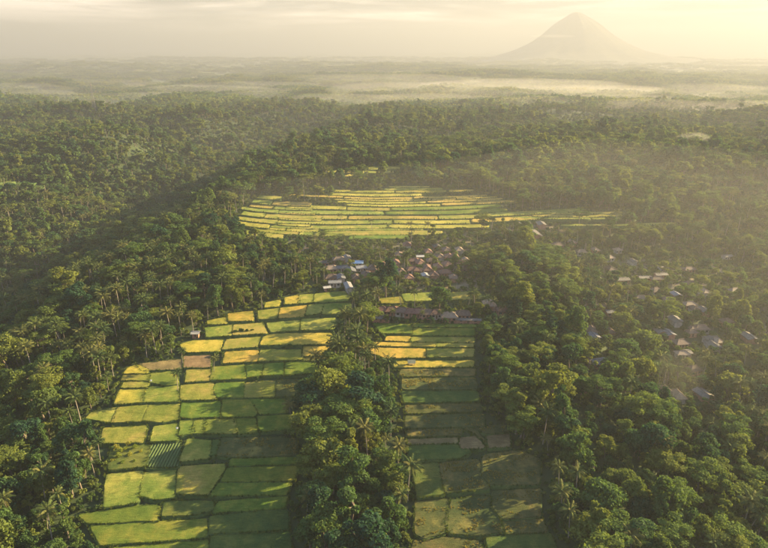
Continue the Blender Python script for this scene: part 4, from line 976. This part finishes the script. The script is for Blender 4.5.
# ------------------------------------------------------------------ haze, mist and smoke
top = 660.0
b = MB(); b.box(-34000, 34000, -3600, 48000, -190, top)
tag(b.build('haze', volume_mat('haze', HAZE_DENSITY, (0.245, 0.262, 0.295), HAZE_G)), 'warm morning haze over the whole lowland', kind='stuff')
def mist_bank(x, y, z, rx, ry, rz_, dens, seed, name='mist', label='low white mist lying in the far valley', g=0.35):
    rg = np.random.default_rng(seed); nu, nv = 28, 12; V = []
    for j in range(nv + 1):
        ph = math.pi * j / nv
        for i in range(nu):
            th = 2 * math.pi * i / nu; d = np.array([math.sin(ph) * math.cos(th), math.sin(ph) * math.sin(th), math.cos(ph)])
            k = 1 + 0.7 * float(fbm(np.array(d[0] * 1.6 + seed), np.array(d[1] * 1.6 + d[2]), seed, 3)); V.append((d[0] * rx * k, d[1] * ry * k, d[2] * rz_ * (0.8 + 0.2 * k)))
    F = [(j * nu + i, (j + 1) * nu + i, (j + 1) * nu + (i + 1) % nu, j * nu + (i + 1) % nu) for j in range(nv) for i in range(nu)]
    me = mesh_np(name, V, np.array(F)); o = link(name, me, None, volume_mat(name, dens, (0.75, 0.735, 0.70), g)); o.location = (x, y, z)
    tag(o, label, kind='stuff'); return o
rm = np.random.default_rng(8)
for n_, (u, v, rx, ry, rz_, dn) in enumerate([(205,94,300,180,26,0.0007),(60,106,150,90,20,0.0009),(330,107,200,110,22,0.0008),(420,95,280,170,28,0.0006),(590,98,300,170,30,0.0006),(700,93,340,200,30,0.0006),(655,109,140,70,18,0.0010),(745,111,140,70,18,0.0010),(120,87,300,150,26,0.0004),(480,86,340,160,26,0.0004),(20,92,260,160,26,0.0006),(265,100,160,90,22,0.0008),(540,108,170,90,22,0.0008),(380,84,420,240,34,0.0004),(150,103,330,130,26,0.0008),(440,104,200,80,20,0.0008),(610,104,200,80,20,0.0008),(250,91,380,200,30,0.0006),(520,92,380,200,30,0.0006),(30,99,260,120,24,0.0007),(740,101,220,90,22,0.0008)]):
    q = tg(u, v); mist_bank(q[0], q[1], q[2] + rz_ * 0.4, rx, ry, rz_, dn, n_ + 1)
q = tg(676, 402); mist_bank(q[0], q[1], q[2] + 12, 12, 9, 14, 0.0015, 31, 'smoke', 'wood smoke drifting over the thatched houses')
q = tg(660, 320); mist_bank(q[0] + 40, q[1] + 60, q[2] + 20, 330, 240, 60, 0.00016, 32, 'smoke', 'thin smoke lying over the misty valley hamlet')
q = tg(695, 148); mist_bank(q[0], q[1], q[2] + 12, 20, 12, 7, 0.006, 33, 'smoke', 'small white smoke plume over the far woods')
d = ray(553, 36); t = 7300 / d[1]; mist_bank(d[0] * t, 7300, 150 + d[2] * t, 230, 120, 16, 0.0006, 41, 'mist', 'thin white cloud wisp on the flank of the volcano')
print('trees', len(tx), 'single', int(single.sum()), 'plots', len(all_plots))
